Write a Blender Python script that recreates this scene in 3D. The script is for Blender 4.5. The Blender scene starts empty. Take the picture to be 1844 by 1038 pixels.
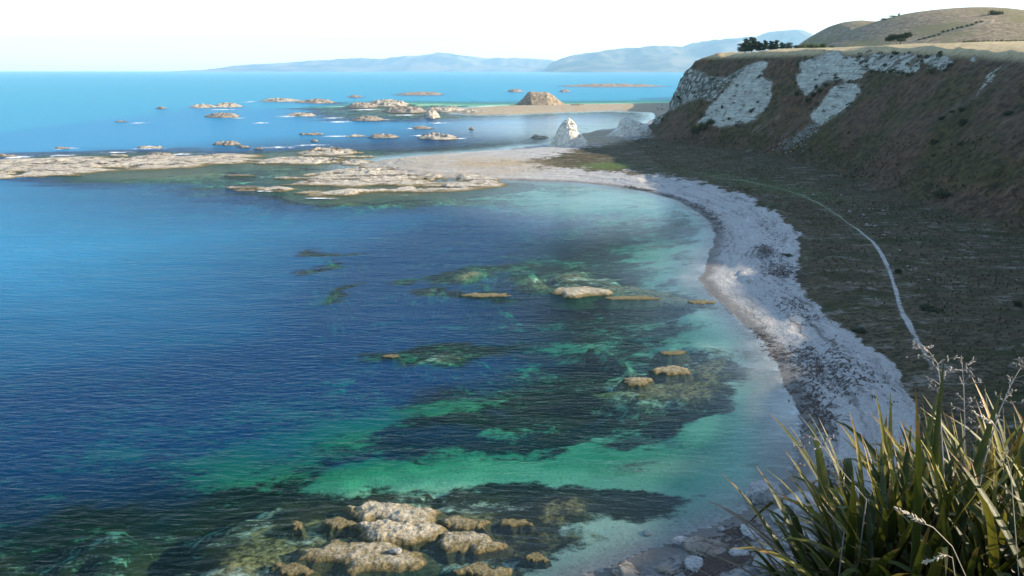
import bpy, bmesh, math, random
import numpy as np
from mathutils import Vector, Matrix

# ------------------------------------------------------------------ camera
SC = bpy.context.scene
COL = SC.collection
R = math.radians
CAMH = 40.0
FPX = 1447.0                       # focal length in photo pixels (photo 1844 x 1038)
PITCH = math.atan((519 - 127) / FPX)
cam_d = bpy.data.cameras.new("camera")
cam_d.sensor_width = 36.0
cam_d.lens = 36.0 * FPX / 1844.0
cam_d.clip_start = 0.1
cam_d.clip_end = 120000.0
cam = bpy.data.objects.new("camera", cam_d)
COL.objects.link(cam)
cam.location = (0, 0, CAMH)
cam.rotation_euler = (R(90) - PITCH, 0, 0)
SC.camera = cam

# ------------------------------------------------------------------ light
SUN_AZ, SUN_EL = R(92), R(20.5)   # azimuth clockwise from +Y
world = bpy.data.worlds.new("World")
SC.world = world
world.use_nodes = True
wn = world.node_tree
wn.nodes.clear()
sky = wn.nodes.new("ShaderNodeTexSky")
sky.sky_type = 'NISHITA'
sky.sun_disc = False
sky.sun_elevation = SUN_EL
sky.sun_rotation = SUN_AZ
sky.altitude = 40
sky.air_density = 1.0
sky.dust_density = 0.6
sky.ozone_density = 1.6
bg = wn.nodes.new("ShaderNodeBackground")
bg.inputs[1].default_value = 0.15
wo = wn.nodes.new("ShaderNodeOutputWorld")
wn.links.new(sky.outputs[0], bg.inputs[0])
wn.links.new(bg.outputs[0], wo.inputs[0])
sun_d = bpy.data.lights.new("sun", 'SUN')
sun_d.energy = 5.0
sun_d.angle = R(0.5)
sun_d.color = (1.0, 0.86, 0.66)
sun = bpy.data.objects.new("sun", sun_d)
COL.objects.link(sun)
SUNV = Vector((math.sin(SUN_AZ) * math.cos(SUN_EL), math.cos(SUN_AZ) * math.cos(SUN_EL), math.sin(SUN_EL)))
sun.rotation_euler = SUNV.to_track_quat('Z', 'Y').to_euler()
sun.location = (0, 0, 300)
vs = SC.view_settings
vs.view_transform = 'Standard'
vs.look = 'None'
vs.exposure = 1.4
vs.gamma = 1
vs.use_curve_mapping = False
SC.cycles.use_denoising = True
SC.cycles.max_bounces = 8
SC.cycles.transparent_max_bounces = 24
SC.cycles.volume_bounces = 1
SC.cycles.caustics_reflective = False
SC.cycles.caustics_refractive = False

# ------------------------------------------------------------------ pixel <-> place
CP, SP = math.cos(PITCH), math.sin(PITCH)
def gp(px, py, z=0.0):
    """photo pixel -> point on the level plane at height z"""
    a = (px - 922.0) / FPX
    b = -(py - 519.0) / FPX
    d = np.array([a, CP + b * SP, -SP + b * CP])
    t = (z - CAMH) / d[2]
    return d[0] * t, d[1] * t
def gps(pts, z=0.0):
    return np.array([gp(p[0], p[1], z) for p in pts])
def project(X, Y, Z):
    dz = Z - CAMH
    dep = Y * CP - dz * SP
    up = Y * SP + dz * CP
    dep = np.where(dep < 0.5, 0.5, dep)
    return 922 + FPX * X / dep, 519 - FPX * up / dep, dep
def depth_at(Y, z=0.0):
    return Y * CP + (CAMH - z) * SP

# ------------------------------------------------------------------ numeric helpers
def _hash(ix, iy, iz, seed):
    h = (ix.astype(np.uint32) * np.uint32(374761393) + iy.astype(np.uint32) * np.uint32(668265263)
         + iz.astype(np.uint32) * np.uint32(2147483647) + np.uint32((seed * 1274126177) % 4294967296))
    h = (h ^ (h >> np.uint32(13))) * np.uint32(1274126177)
    h = h ^ (h >> np.uint32(16))
    h = h * np.uint32(2246822519)
    h = h ^ (h >> np.uint32(15))
    return (h & np.uint32(0xFFFFFF)).astype(np.float64) / 8388607.5 - 1.0
def n2(x, y, seed=0):
    x = np.asarray(x, float) + 10000.0; y = np.asarray(y, float) + 10000.0
    ix = np.floor(x).astype(np.int64); iy = np.floor(y).astype(np.int64)
    fx = x - ix; fy = y - iy
    fx = fx * fx * fx * (fx * (fx * 6 - 15) + 10); fy = fy * fy * fy * (fy * (fy * 6 - 15) + 10)
    z = np.zeros_like(ix)
    a = _hash(ix, iy, z, seed); b = _hash(ix + 1, iy, z, seed)
    c = _hash(ix, iy + 1, z, seed); d = _hash(ix + 1, iy + 1, z, seed)
    return (a * (1 - fx) + b * fx) * (1 - fy) + (c * (1 - fx) + d * fx) * fy
def n3(x, y, w, seed=0):
    w = np.asarray(w, float) + 10000.0
    iw = np.floor(w).astype(np.int64); f = w - iw
    f = f * f * (3 - 2 * f)
    x = np.asarray(x, float) + 10000.0; y = np.asarray(y, float) + 10000.0
    ix = np.floor(x).astype(np.int64); iy = np.floor(y).astype(np.int64)
    fx = x - ix; fy = y - iy
    fx = fx * fx * (3 - 2 * fx); fy = fy * fy * (3 - 2 * fy)
    def lay(k):
        a = _hash(ix, iy, iw + k, seed); b = _hash(ix + 1, iy, iw + k, seed)
        c = _hash(ix, iy + 1, iw + k, seed); d = _hash(ix + 1, iy + 1, iw + k, seed)
        return (a * (1 - fx) + b * fx) * (1 - fy) + (c * (1 - fx) + d * fx) * fy
    return lay(0) * (1 - f) + lay(1) * f
def fbm2(x, y, oct=4, seed=0, gain=0.5):
    s = 0; a = 1.0; t = 0
    for i in range(oct):
        s = s + a * n2(x * 2 ** i + 17.3 * i, y * 2 ** i - 9.1 * i, seed + i); t += a; a *= gain
    return s / t
def ridge2(x, y, oct=4, seed=0, gain=0.5):
    s = 0; a = 1.0; t = 0
    for i in range(oct):
        s = s + a * (1 - 2 * np.abs(n2(x * 2 ** i + 7.3 * i, y * 2 ** i - 3.1 * i, seed + i))); t += a; a *= gain
    return s / t
def fbm3(x, y, z, oct=4, seed=0, gain=0.5):
    s = 0; a = 1.0; t = 0
    for i in range(oct):
        k = 2 ** i
        s = s + a * n3(x * k + 3.7 * i, y * k - 5.2 * i, z * k + 8.8 * i, seed + i); t += a; a *= gain
    return s / t
def sst(x, a, b):
    t = np.clip((x - a) / (b - a), 0, 1)
    return t * t * (3 - 2 * t)
def poly_sd(X, Y, poly):
    """signed distance to a closed polygon, positive inside"""
    P = np.asarray(poly, float); Q = np.roll(P, -1, 0)
    best = np.full(X.shape, 1e18); ins = np.zeros(X.shape, bool)
    for (x0, y0), (x1, y1) in zip(P, Q):
        ex, ey = x1 - x0, y1 - y0
        L = ex * ex + ey * ey + 1e-12
        wx, wy = X - x0, Y - y0
        t = np.clip((wx * ex + wy * ey) / L, 0, 1)
        dx = wx - ex * t; dy = wy - ey * t
        np.minimum(best, dx * dx + dy * dy, out=best)
        if y0 != y1:
            c = ((y0 > Y) != (y1 > Y)) & (X < (x1 - x0) * (Y - y0) / (y1 - y0) + x0)
            ins ^= c
    d = np.sqrt(best)
    return np.where(ins, d, -d)
def line_d(X, Y, pts):
    P = np.asarray(pts, float)
    best = np.full(X.shape, 1e18)
    for (x0, y0), (x1, y1) in zip(P[:-1], P[1:]):
        ex, ey = x1 - x0, y1 - y0
        L = ex * ex + ey * ey + 1e-12
        t = np.clip(((X - x0) * ex + (Y - y0) * ey) / L, 0, 1)
        best = np.minimum(best, (X - x0 - ex * t) ** 2 + (Y - y0 - ey * t) ** 2)
    return np.sqrt(best)
def ell(U, V, cx, cy, rx, ry, soft=0.5, rot=0.0):
    c, s = math.cos(R(rot)), math.sin(R(rot))
    du, dv = U - cx, V - cy
    a = (du * c + dv * s) / rx; b = (-du * s + dv * c) / ry
    return 1 - sst(np.sqrt(a * a + b * b), 1 - soft, 1 + soft)

# ------------------------------------------------------------------ mesh helpers
def mesh_from(name, V, F, attrs=None, smooth=True):
    me = bpy.data.meshes.new(name)
    V = np.asarray(V, np.float32); 
    if isinstance(F, np.ndarray):
        n, k = F.shape
        me.vertices.add(len(V)); me.vertices.foreach_set("co", V.ravel())
        me.loops.add(n * k); me.loops.foreach_set("vertex_index", F.astype(np.int32).ravel())
        me.polygons.add(n)
        me.polygons.foreach_set("loop_start", np.arange(0, n * k, k, dtype=np.int32))
        me.update(calc_edges=True)
    else:
        me.from_pydata([tuple(map(float, v)) for v in V], [], F); me.update()
    if smooth:
        me.polygons.foreach_set("use_smooth", np.ones(len(me.polygons), bool))
    for k, v in (attrs or {}).items():
        a = me.attributes.new(k, 'FLOAT', 'POINT'); a.data.foreach_set("value", np.asarray(v, np.float32).ravel())
    me.validate()
    return me
def obj(name, me, mat=None, parent=None, label=None, cat=None, group=None, kind=None, loc=None):
    o = bpy.data.objects.new(name, me)
    COL.objects.link(o)
    if mat is not None and me is not None and not me.materials: me.materials.append(mat)
    if parent is not None: o.parent = parent
    if loc is not None: o.location = loc
    tag(o, label, cat, group, kind)
    return o
def tag(o, label=None, cat=None, group=None, kind=None):
    if label: o["label"] = label
    if cat: o["category"] = cat
    if group: o["group"] = group
    if kind: o["kind"] = kind
    return o
def grid_faces(nx, ny):
    i = np.arange(nx - 1)[None, :]; j = np.arange(ny - 1)[:, None]
    a = j * nx + i
    return np.stack([a, a + 1, a + 1 + nx, a + nx], -1).reshape(-1, 4)
def compact(V, F, attrs):
    idx, inv = np.unique(F.ravel(), return_inverse=True)
    return V[idx], inv.reshape(F.shape), {k: v[idx] for k, v in attrs.items()}

# ------------------------------------------------------------------ node helpers
class NT:
    def __init__(s, name):
        s.m = bpy.data.materials.new(name); s.m.use_nodes = True
        s.t = s.m.node_tree; s.t.nodes.clear()
        s.out = s.t.nodes.new("ShaderNodeOutputMaterial")
    def n(s, typ, **kw):
        nd = s.t.nodes.new(typ)
        for k, v in kw.items(): setattr(nd, k, v)
        return nd
    def put(s, sock, v):
        if hasattr(v, 'is_output') or isinstance(v, bpy.types.NodeSocket): s.t.links.new(v, sock)
        elif isinstance(v, (tuple, list)):
            v = tuple(v)
            if len(v) == 3 and len(sock.default_value) == 4: v = v + (1,)
            sock.default_value = v
        else: sock.default_value = v
    def math(s, op, a, b=0.0, c=None, clamp=False):
        nd = s.n("ShaderNodeMath", operation=op, use_clamp=clamp)
        s.put(nd.inputs[0], a); s.put(nd.inputs[1], b)
        if c is not None: s.put(nd.inputs[2], c)
        return nd.outputs[0]
    def mix(s, f, a, b, blend='MIX'):
        nd = s.n("ShaderNodeMix", data_type='RGBA', blend_type=blend)
        s.put(nd.inputs[0], f); s.put(nd.inputs[6], a); s.put(nd.inputs[7], b)
        return nd.outputs[2]
    def attr(s, name):
        return s.n("ShaderNodeAttribute", attribute_name=name).outputs[2]
    def pos(s):
        return s.n("ShaderNodeNewGeometry").outputs[0]
    def sep(s, v):
        nd = s.n("ShaderNodeSeparateXYZ"); s.put(nd.inputs[0], v); return nd.outputs
    def mapping(s, v, scale=(1, 1, 1), rot=(0, 0, 0), loc=(0, 0, 0)):
        nd = s.n("ShaderNodeMapping"); s.put(nd.inputs[0], v)
        nd.inputs[1].default_value = loc; nd.inputs[2].default_value = rot; nd.inputs[3].default_value = scale
        return nd.outputs[0]
    def noise(s, v, scale=1.0, detail=4.0, rough=0.55, dist=0.0, dim='3D'):
        nd = s.n("ShaderNodeTexNoise", noise_dimensions=dim)
        s.put(nd.inputs['Vector'], v); nd.inputs['Scale'].default_value = scale
        nd.inputs['Detail'].default_value = detail; nd.inputs['Roughness'].default_value = rough
        nd.inputs['Distortion'].default_value = dist
        return nd.outputs[0]
    def voronoi(s, v, scale=1.0, feature='F1'):
        nd = s.n("ShaderNodeTexVoronoi", feature=feature)
        s.put(nd.inputs['Vector'], v); nd.inputs['Scale'].default_value = scale
        return nd.outputs
    def ramp(s, f, lo, hi):
        nd = s.n("ShaderNodeMapRange", interpolation_type='SMOOTHSTEP')
        s.put(nd.inputs[0], f); s.put(nd.inputs[1], lo); s.put(nd.inputs[2], hi)
        return nd.outputs[0]
    def bump(s, h, strength=0.5, dist=0.1, normal=None):
        nd = s.n("ShaderNodeBump"); s.put(nd.inputs['Height'], h)
        s.put(nd.inputs['Strength'], strength); s.put(nd.inputs['Distance'], dist)
        if normal is not None: s.put(nd.inputs['Normal'], normal)
        return nd.outputs[0]
    def pbsdf(s, col, rough=0.8, normal=None, spec=0.3, **kw):
        nd = s.n("ShaderNodeBsdfPrincipled")
        s.put(nd.inputs['Base Color'], col); s.put(nd.inputs['Roughness'], rough)
        s.put(nd.inputs['Specular IOR Level'], spec)
        for k, v in kw.items(): s.put(nd.inputs[k], v)
        if normal is not None: s.put(nd.inputs['Normal'], normal)
        return nd.outputs[0]
    def done(s, shader):
        s.t.links.new(shader, s.out.inputs[0]); return s.m

# ================================================================== the lie of the land
LAND = [(-700, -120), (-150, 2), (-60, 24), (-20, 38), (-2, 47)] + [tuple(p) for p in gps([
    (1050, 1036), (1110, 1012), (1180, 985), (1260, 955), (1330, 925), (1400, 872), (1432, 822), (1440, 775),
    (1428, 715), (1400, 655), (1365, 610), (1320, 565), (1278, 528), (1256, 500), (1270, 470),
    (1286, 440), (1284, 410), (1262, 382), (1215, 360), (1150, 343), (1090, 334), (1020, 328),
    (930, 325), (880, 324), (800, 322), (720, 318), (660, 308), (645, 298), (690, 288), (760, 281), (840, 276),
    (900, 272), (960, 263), (1000, 262), (1050, 241), (1080, 234), (1120, 233), (1160, 222), (1180, 213), (1176, 203),
    (1100, 200), (1000, 203), (920, 207), (850, 207), (815, 203), (840, 195), (900, 191), (1000, 189),
    (1100, 188), (1185, 187)])] + [(300, 960), (700, 1000), (2500, 1500), (2500, -120)]
FOOT = [(-700, -200), (-300, -40), (-150, -14), (-60, 10), (-15, 26), (10, 30), (40, 38), (75, 52), (100, 78), (114, 120),
        (118, 180), (119, 240), (118, 300), (117, 350), (112, 372), (100, 392), (86, 423), (80, 463), (82, 500), (88, 540), (97, 562),
        (125, 585), (170, 620), (260, 670), (420, 740), (900, 1000), (2500, 1500), (2500, -200)]
FLATS_PX = [(930, 292), (985, 302), (1060, 307), (1150, 313), (1250, 326), (1330, 350), (1400, 385), (1436, 420),
            (1440, 470), (1432, 505), (1480, 560), (1545, 607), (1608, 655), (1650, 730), (1660, 850), (1700, 1100),
            (2900, 1100), (2900, 250), (1300, 240), (1190, 246), (1130, 250), (1060, 263), (1000, 280), (950, 288)]
# pale limestone faces on the slope (photo outline)
LIME = [
    [(1255, 222), (1262, 212), (1280, 190), (1305, 162), (1325, 142), (1345, 118), (1365, 110), (1386, 113), (1376, 128),
     (1370, 138), (1391, 148), (1389, 165), (1386, 188), (1372, 205), (1360, 218), (1330, 224), (1300, 230)],
    [(1436, 112), (1468, 104), (1496, 91), (1512, 91), (1520, 102), (1545, 105), (1562, 112), (1560, 125), (1552, 142),
     (1525, 147), (1498, 146), (1480, 152), (1465, 165), (1450, 172), (1440, 160), (1432, 140), (1445, 128)],
    [(1458, 205), (1475, 192), (1490, 170), (1505, 155), (1525, 150), (1548, 151), (1552, 165), (1540, 178), (1532, 190),
     (1510, 206), (1478, 226), (1466, 222)],
]
LIME_BROKEN = [
    [(1540, 100), (1580, 96), (1625, 96), (1660, 100), (1655, 130), (1620, 135), (1590, 130), (1560, 128)],
    [(1660, 108), (1685, 98), (1712, 102), (1716, 112), (1700, 128), (1675, 128)],
    [(1748, 102), (1762, 97), (1756, 112), (1748, 114)],
    [(1778, 135), (1800, 118), (1828, 104), (1832, 110), (1805, 128), (1775, 160), (1755, 178)],
]
HEADROCK = [(1176, 222), (1178, 200), (1196, 160), (1215, 132), (1235, 122), (1262, 128), (1278, 138), (1310, 140), (1345, 118),
            (1335, 138), (1300, 165), (1282, 184), (1258, 178), (1238, 186), (1212, 198), (1196, 206), (1186, 226)]

def prof(d, Y):
    a = np.interp(d, [-1e4, 0, 6, 14, 40, 48, 62, 120, 400, 3000], [0, 0, 3.2, 10.5, 38.0, 44, 45.8, 46.3, 50, 90]) / 46.0
    b = np.interp(d, [-1e4, 0, 8, 17, 23, 30, 40, 60, 120, 400, 3000], [0, 0, 4.5, 12, 27, 40, 44, 45.7, 46.3, 50, 90]) / 46.0
    c = np.interp(d, [-1e4, 0, 4, 10, 24, 28, 40, 120, 400, 3000], [0, 0, 5, 14, 40, 43, 46, 46.5, 52, 90]) / 46.0
    wb = sst(Y, 430, 500); wc = 1 - sst(Y, 30, 70)
    return a * (1 - wb - wc) + b * wb + c * wc
def top_h(Y):  # unseen near rim is shaped, raised so its shadow falls on the near shore
    return np.interp(Y, [-100, 0, 40, 74, 100, 170, 265, 340, 420, 560, 900], [36, 36.5, 49, 46, 42.5, 43, 43.5, 47, 47.5, 47, 42])

# underwater: (cx, cy, rx, ry, soft, rot, depth)
SHOALS = [(1060, 812, 330, 46, .5, 0, 2.3), (850, 770, 190, 40, .6, -8, 3.0), (1330, 760, 60, 80, .7, 0, 1.3),
          (1100, 356, 200, 28, .8, 0, .6), (850, 492, 90, 16, .5, -5, .55), (1065, 487, 75, 16, .6, 6, .6), (566, 491, 26, 6, .6, -15, .5),
          (1130, 520, 130, 16, .6, 3, .5), (875, 531, 60, 7, .6, 0, .4), (640, 532, 50, 9, .6, -18, .8), (785, 640, 110, 20, .6, -3, .8),
          (1075, 620, 35, 8, .6, 12, .7), (1190, 675, 110, 30, .6, -6, .6), (1300, 650, 70, 36, .6, 0, .5), (1250, 555, 60, 16, .6, 8, .45),
          (620, 455, 25, 6, .6, -8, .6),
          (760, 985, 270, 60, .6, 0, .5), (560, 1010, 170, 45, .6, 0, .5), (300, 975, 170, 24, .7, 4, 1.2), (150, 1025, 190, 22, .7, 0, .9), (1010, 960, 140, 60, .6, 0, .5),
          (720, 930, 200, 40, .7, 0, .8), (1150, 985, 80, 50, .7, -30, .35),
          (680, 335, 250, 34, .5, 0, .5), (230, 302, 270, 26, .5, 0, .7), (560, 288, 130, 16, .5, 0, .5), (720, 200, 130, 14, .6, 0, .8)]
SANDY = [(1080, 812, 330, 44, .45, 0, 1.0), (860, 778, 190, 36, .6, -8, .75), (1360, 710, 60, 130, .6, 0, 1.0), (820, 695, 140, 22, .7, -10, .55),
         (1270, 600, 60, 50, .7, 30, .5), (1110, 356, 200, 28, .8, 0, .6), (340, 850, 190, 40, .8, -8, .28), (560, 760, 190, 50, .8, -10, .32),
         (700, 850, 90, 30, .7, 0, .35), (1080, 960, 60, 25, .6, -30, .7), (1200, 930, 110, 70, .6, -20, .8), (1240, 460, 45, 40, .7, 0, .5), (420, 700, 200, 40, .8, -10, .25), (200, 400, 260, 60, .8, 0, .3)]
KELPY = [(990, 728, 200, 40, 1.0, -4, .9), (1110, 700, 130, 34, 1.0, 0, .5), (760, 885, 330, 30, 1.0, 4, .85), (1060, 905, 180, 36, 1.0, 8, .6),
         (150, 900, 260, 60, .7, 0, .8), (950, 985, 130, 50, .5, 0, .5), (1010, 775, 80, 9, .6, -10, .6), (850, 845, 60, 9, .6, 0, .5)]
REEFY = [(850, 492, 90, 16, .6, -5, .9), (1065, 487, 80, 16, .6, 6, .7), (566, 491, 28, 7, .7, -15, .9), (1130, 522, 130, 16, .6, 3, 1),
         (875, 531, 65, 8, .6, 0, .9), (640, 532, 50, 9, .7, -18, .5), (785, 640, 110, 18, .7, -3, .6), (1075, 620, 35, 8, .7, 12, .7), (620, 455, 25, 6, .7, -8, .7),
         (1190, 675, 110, 26, .6, -6, .8), (1300, 650, 70, 34, .7, 0, .7), (1255, 552, 60, 14, .7, 8, .9),
         (740, 980, 250, 62, .6, 0, .8), (550, 1010, 130, 40, .6, 0, .75), (300, 970, 150, 26, .7, 4, .35), (150, 1015, 190, 26, .7, 0, .4), (1020, 965, 120, 60, .6, 0, .7),
         (680, 335, 260, 36, .6, 0, .9), (230, 302, 280, 28, .6, 0, .9), (560, 288, 140, 18, .6, 0, .9), (720, 200, 140, 14, .7, 0, .7)]
LAND_W, FOOT_W = np.array(LAND), np.array(FOOT)

def terrain(X, Y, detail=True):
    """height and masks of the ground at X, Y"""
    X = np.asarray(X, float); Y = np.asarray(Y, float)
    wob = 1.2 * fbm2(X / 9, Y / 9, 3, 5) * sst(Y, 50, 70) * (0.5 + Y / 400)
    sl = poly_sd(X, Y, LAND_W) + wob
    sf = poly_sd(X, Y, FOOT_W) + 5.0 * fbm2(X / 45, Y / 45, 3, 11) * sst(Y, 60, 110)
    # beach with berms, flats
    nb = fbm2(X / 14, Y / 14, 3, 21)
    s2 = sl + 1.6 * nb
    beach = np.where(sl < 0, 0, np.interp(s2, [-5, 0, 4, 7, 9, 14, 20, 40, 200], [0, 0.0, .55, .75, 1.35, 1.55, 2.3, 2.8, 4.5]))
    beach = beach * sst(sl, -0.2, 1.5)
    spit = ell(*project(X, Y, 0 * X)[:2], 1000, 197, 230, 12, .3)
    beach = beach * (1 - .45 * spit)
    z = beach + np.where(sl > 0, .10 * fbm2(X / 2.3, Y / 2.3, 3, 31) * sst(sl, 1, 5), 0)
    led_ = ridge2(sl / 5.0 + 1.3 * fbm2(X / 11, Y / 11, 3, 35), Y / 30 + X / 50, 3, 33)
    z = z + (.62 * np.sign(led_) * np.abs(led_) ** .7 * (.35 + .65 * sst(fbm2(X / 18, Y / 18, 2, 36), -.25, .3)) + .16 * ridge2(X / 2.2, Y / 2.2, 3, 37)) * sst(sl, 3, 7) * (1 - sst(sl, 20, 34)) * (Y < 300)
    # sea floor
    wx = 20 * fbm2(X / 22, Y / 13, 4, 81) + 5 * fbm2(X / 4.5, Y / 4.5, 4, 83, .6); wy = 9 * fbm2(X / 18, Y / 12, 4, 85) + 5 * fbm2(X / 4.5, Y / 4.5, 4, 87, .6)
    wk = .35 + Y / 260
    U0, V0, _ = project(X + wx * wk, Y + wy * wk, 0 * X)
    sea = -np.interp(-sl, [0, 3, 10, 30, 80, 200, 1e5], [0, .45, 1.7, 3.8, 6.5, 9.0, 12])
    for cx, cy, rx, ry, so, ro, dp in SHOALS:
        w = ell(U0, V0, cx, cy, rx, ry, so, ro)
        sea = sea * (1 - w) + np.maximum(sea, -dp) * w
    reef = 0 * X; kelp = 0 * X + .72; 
    for cx, cy, rx, ry, so, ro, w in SANDY: kelp = kelp - w * ell(U0, V0, cx, cy, rx, ry, so, ro)
    for cx, cy, rx, ry, so, ro, w in KELPY: kelp = np.maximum(kelp, 0) + w * ell(U0, V0, cx, cy, rx, ry, so, ro)
    for cx, cy, rx, ry, so, ro, w in REEFY: reef = np.maximum(reef, w * ell(U0, V0, cx, cy, rx, ry, so, ro))
    kelp = np.clip(kelp, 0, .82) * sst(-sl, 1, 6)
    if detail:
        sea = sea + reef * (.38 * ridge2(X / 4, Y / 4, 4, 41) - .12) + .12 * fbm2(X / 6, Y / 6, 3, 45) * sst(-sl, 1, 6)
    sea = np.minimum(sea, -.03 - .02 * np.clip(-sl, 0, 5))
    z = np.where(sl < 0, sea, z)
    # the hillside
    T = top_h(Y)
    slope = prof(sf, Y) * T
    rough = sst(sf, 3, 15)
    gul = ridge2(Y / 17 + .35 * fbm2(X / 20, Y / 20, 2, 52), X / 60, 3, 51)
    face = rough * (1 - sst(sf, 38, 60)) * sst(Y, 50, 110)
    hill = slope + face * (2.2 * gul + .5 * fbm2(X / 5, Y / 5, 4, 57)) + (1 - face) * rough * (.6 * fbm2(X / 25, Y / 25, 3, 58))
    hill = np.where(sf > 0, hill, 0)
    z = z + hill
    # by the camera: a ledge that carries the flax and the photographer
    r = np.sqrt((X - 1) ** 2 + (Y - 1) ** 2)
    led = 38.4 - .38 * np.clip(Y, -3, 20) - .012 * np.clip(Y, 0, 9) ** 2.2 + .05 * n2(X, Y, 3)
    wl = 1 - sst(r, 5.0, 11)
    z = z * (1 - wl) + led * wl
    U, V, D = project(X, Y, z)
    # masks
    lim = 0 * X
    for p in LIME: lim = np.maximum(lim, sst(poly_sd(U, V, p), -7, 9))
    for k_, p in enumerate(LIME_BROKEN): lim = np.maximum(lim, (.55 if k_ < 3 else .36) * sst(poly_sd(U, V, p), -4, 3))
    hd = sst(poly_sd(U, V, HEADROCK), -3, 4)
    front = (sf > 1) & (Y > 120)
    lim = np.where(front, np.maximum(lim, .8 * hd), 0)
    head = np.where(front, hd, 0)
    if detail:
        st = np.sin(z * 2.6 + .06 * Y + .8 * fbm2(X / 12, Y / 12, 2, 61))
        nx = lim * (.16 * st + 1.5 * ridge2(Y / 9 + z / 14, z / 7, 5, 62, .62))
        nx = nx + head * 2.2 * ridge2(Y / 9, z / 14, 4, 63)
        X = X - nx * .9
        z = z + nx * .25
    flat = np.where(sl > 0, sst(poly_sd(U, V, FLATS_PX) + 10 * fbm2(X / 5, Y / 5, 3, 97), -16, 16), 0)
    return X, Y, z, dict(sl=sl, sf=sf, lim=lim, head=head, flat=flat, kelp=kelp, reef=reef)

def ticks(segs):
    out = [segs[0][0]]
    for a, b, s0, s1 in segs:
        x = a
        while x < b - 1e-6:
            t = (x - a) / (b - a)
            x = x + s0 + (s1 - s0) * t
            out.append(min(x, b))
    return np.array(sorted(set(np.round(out, 4))))
XT = ticks([(-420, -120, 12, 2.5), (-120, -40, 2.5, .8), (-40, 70, .7, .7), (70, 175, .9, .9), (175, 260, 1, 5), (260, 1400, 6, 40)])
YT = ticks([(-150, -8, 12, 1.0), (-8, 14, .5, .5), (14, 50, 1.2, .6), (50, 115, .5, .5), (115, 300, .6, 1.1), (300, 570, 1.1, 1.4), (570, 1100, 1.5, 8)])
GX, GY = np.meshgrid(XT, YT)
TX, TY, TZ, TM = terrain(GX, GY)
NXT, NYT = len(XT), len(YT)
F_ALL = grid_faces(NXT, NYT)
V_ALL = np.stack([TX, TY, TZ], -1).reshape(-1, 3)
def hz(x, y):
    """height of the built ground (bilinear on its own grid)"""
    x = np.asarray(x, float); y = np.asarray(y, float)
    i = np.clip(np.searchsorted(XT, x) - 1, 0, NXT - 2); j = np.clip(np.searchsorted(YT, y) - 1, 0, NYT - 2)
    fx = np.clip((x - XT[i]) / (XT[i + 1] - XT[i]), 0, 1); fy = np.clip((y - YT[j]) / (YT[j + 1] - YT[j]), 0, 1)
    return (TZ[j, i] * (1 - fx) + TZ[j, i + 1] * fx) * (1 - fy) + (TZ[j + 1, i] * (1 - fx) + TZ[j + 1, i + 1] * fx) * fy
def on_ground(px, py):
    """photo pixel -> first point of the ground along that ray"""
    a = (px - 922.0) / FPX; b = -(py - 519.0) / FPX
    d = np.array([a, CP + b * SP, -SP + b * CP])
    t = np.concatenate([np.arange(20, 700, .5), np.arange(700, 3000, 3.0)])
    P = d[None] * t[:, None]; P[:, 2] += CAMH
    g = hz(P[:, 0], P[:, 1])
    k = np.argmax(P[:, 2] < g)
    return P[k, 0], P[k, 1], float(g[k])

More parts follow.
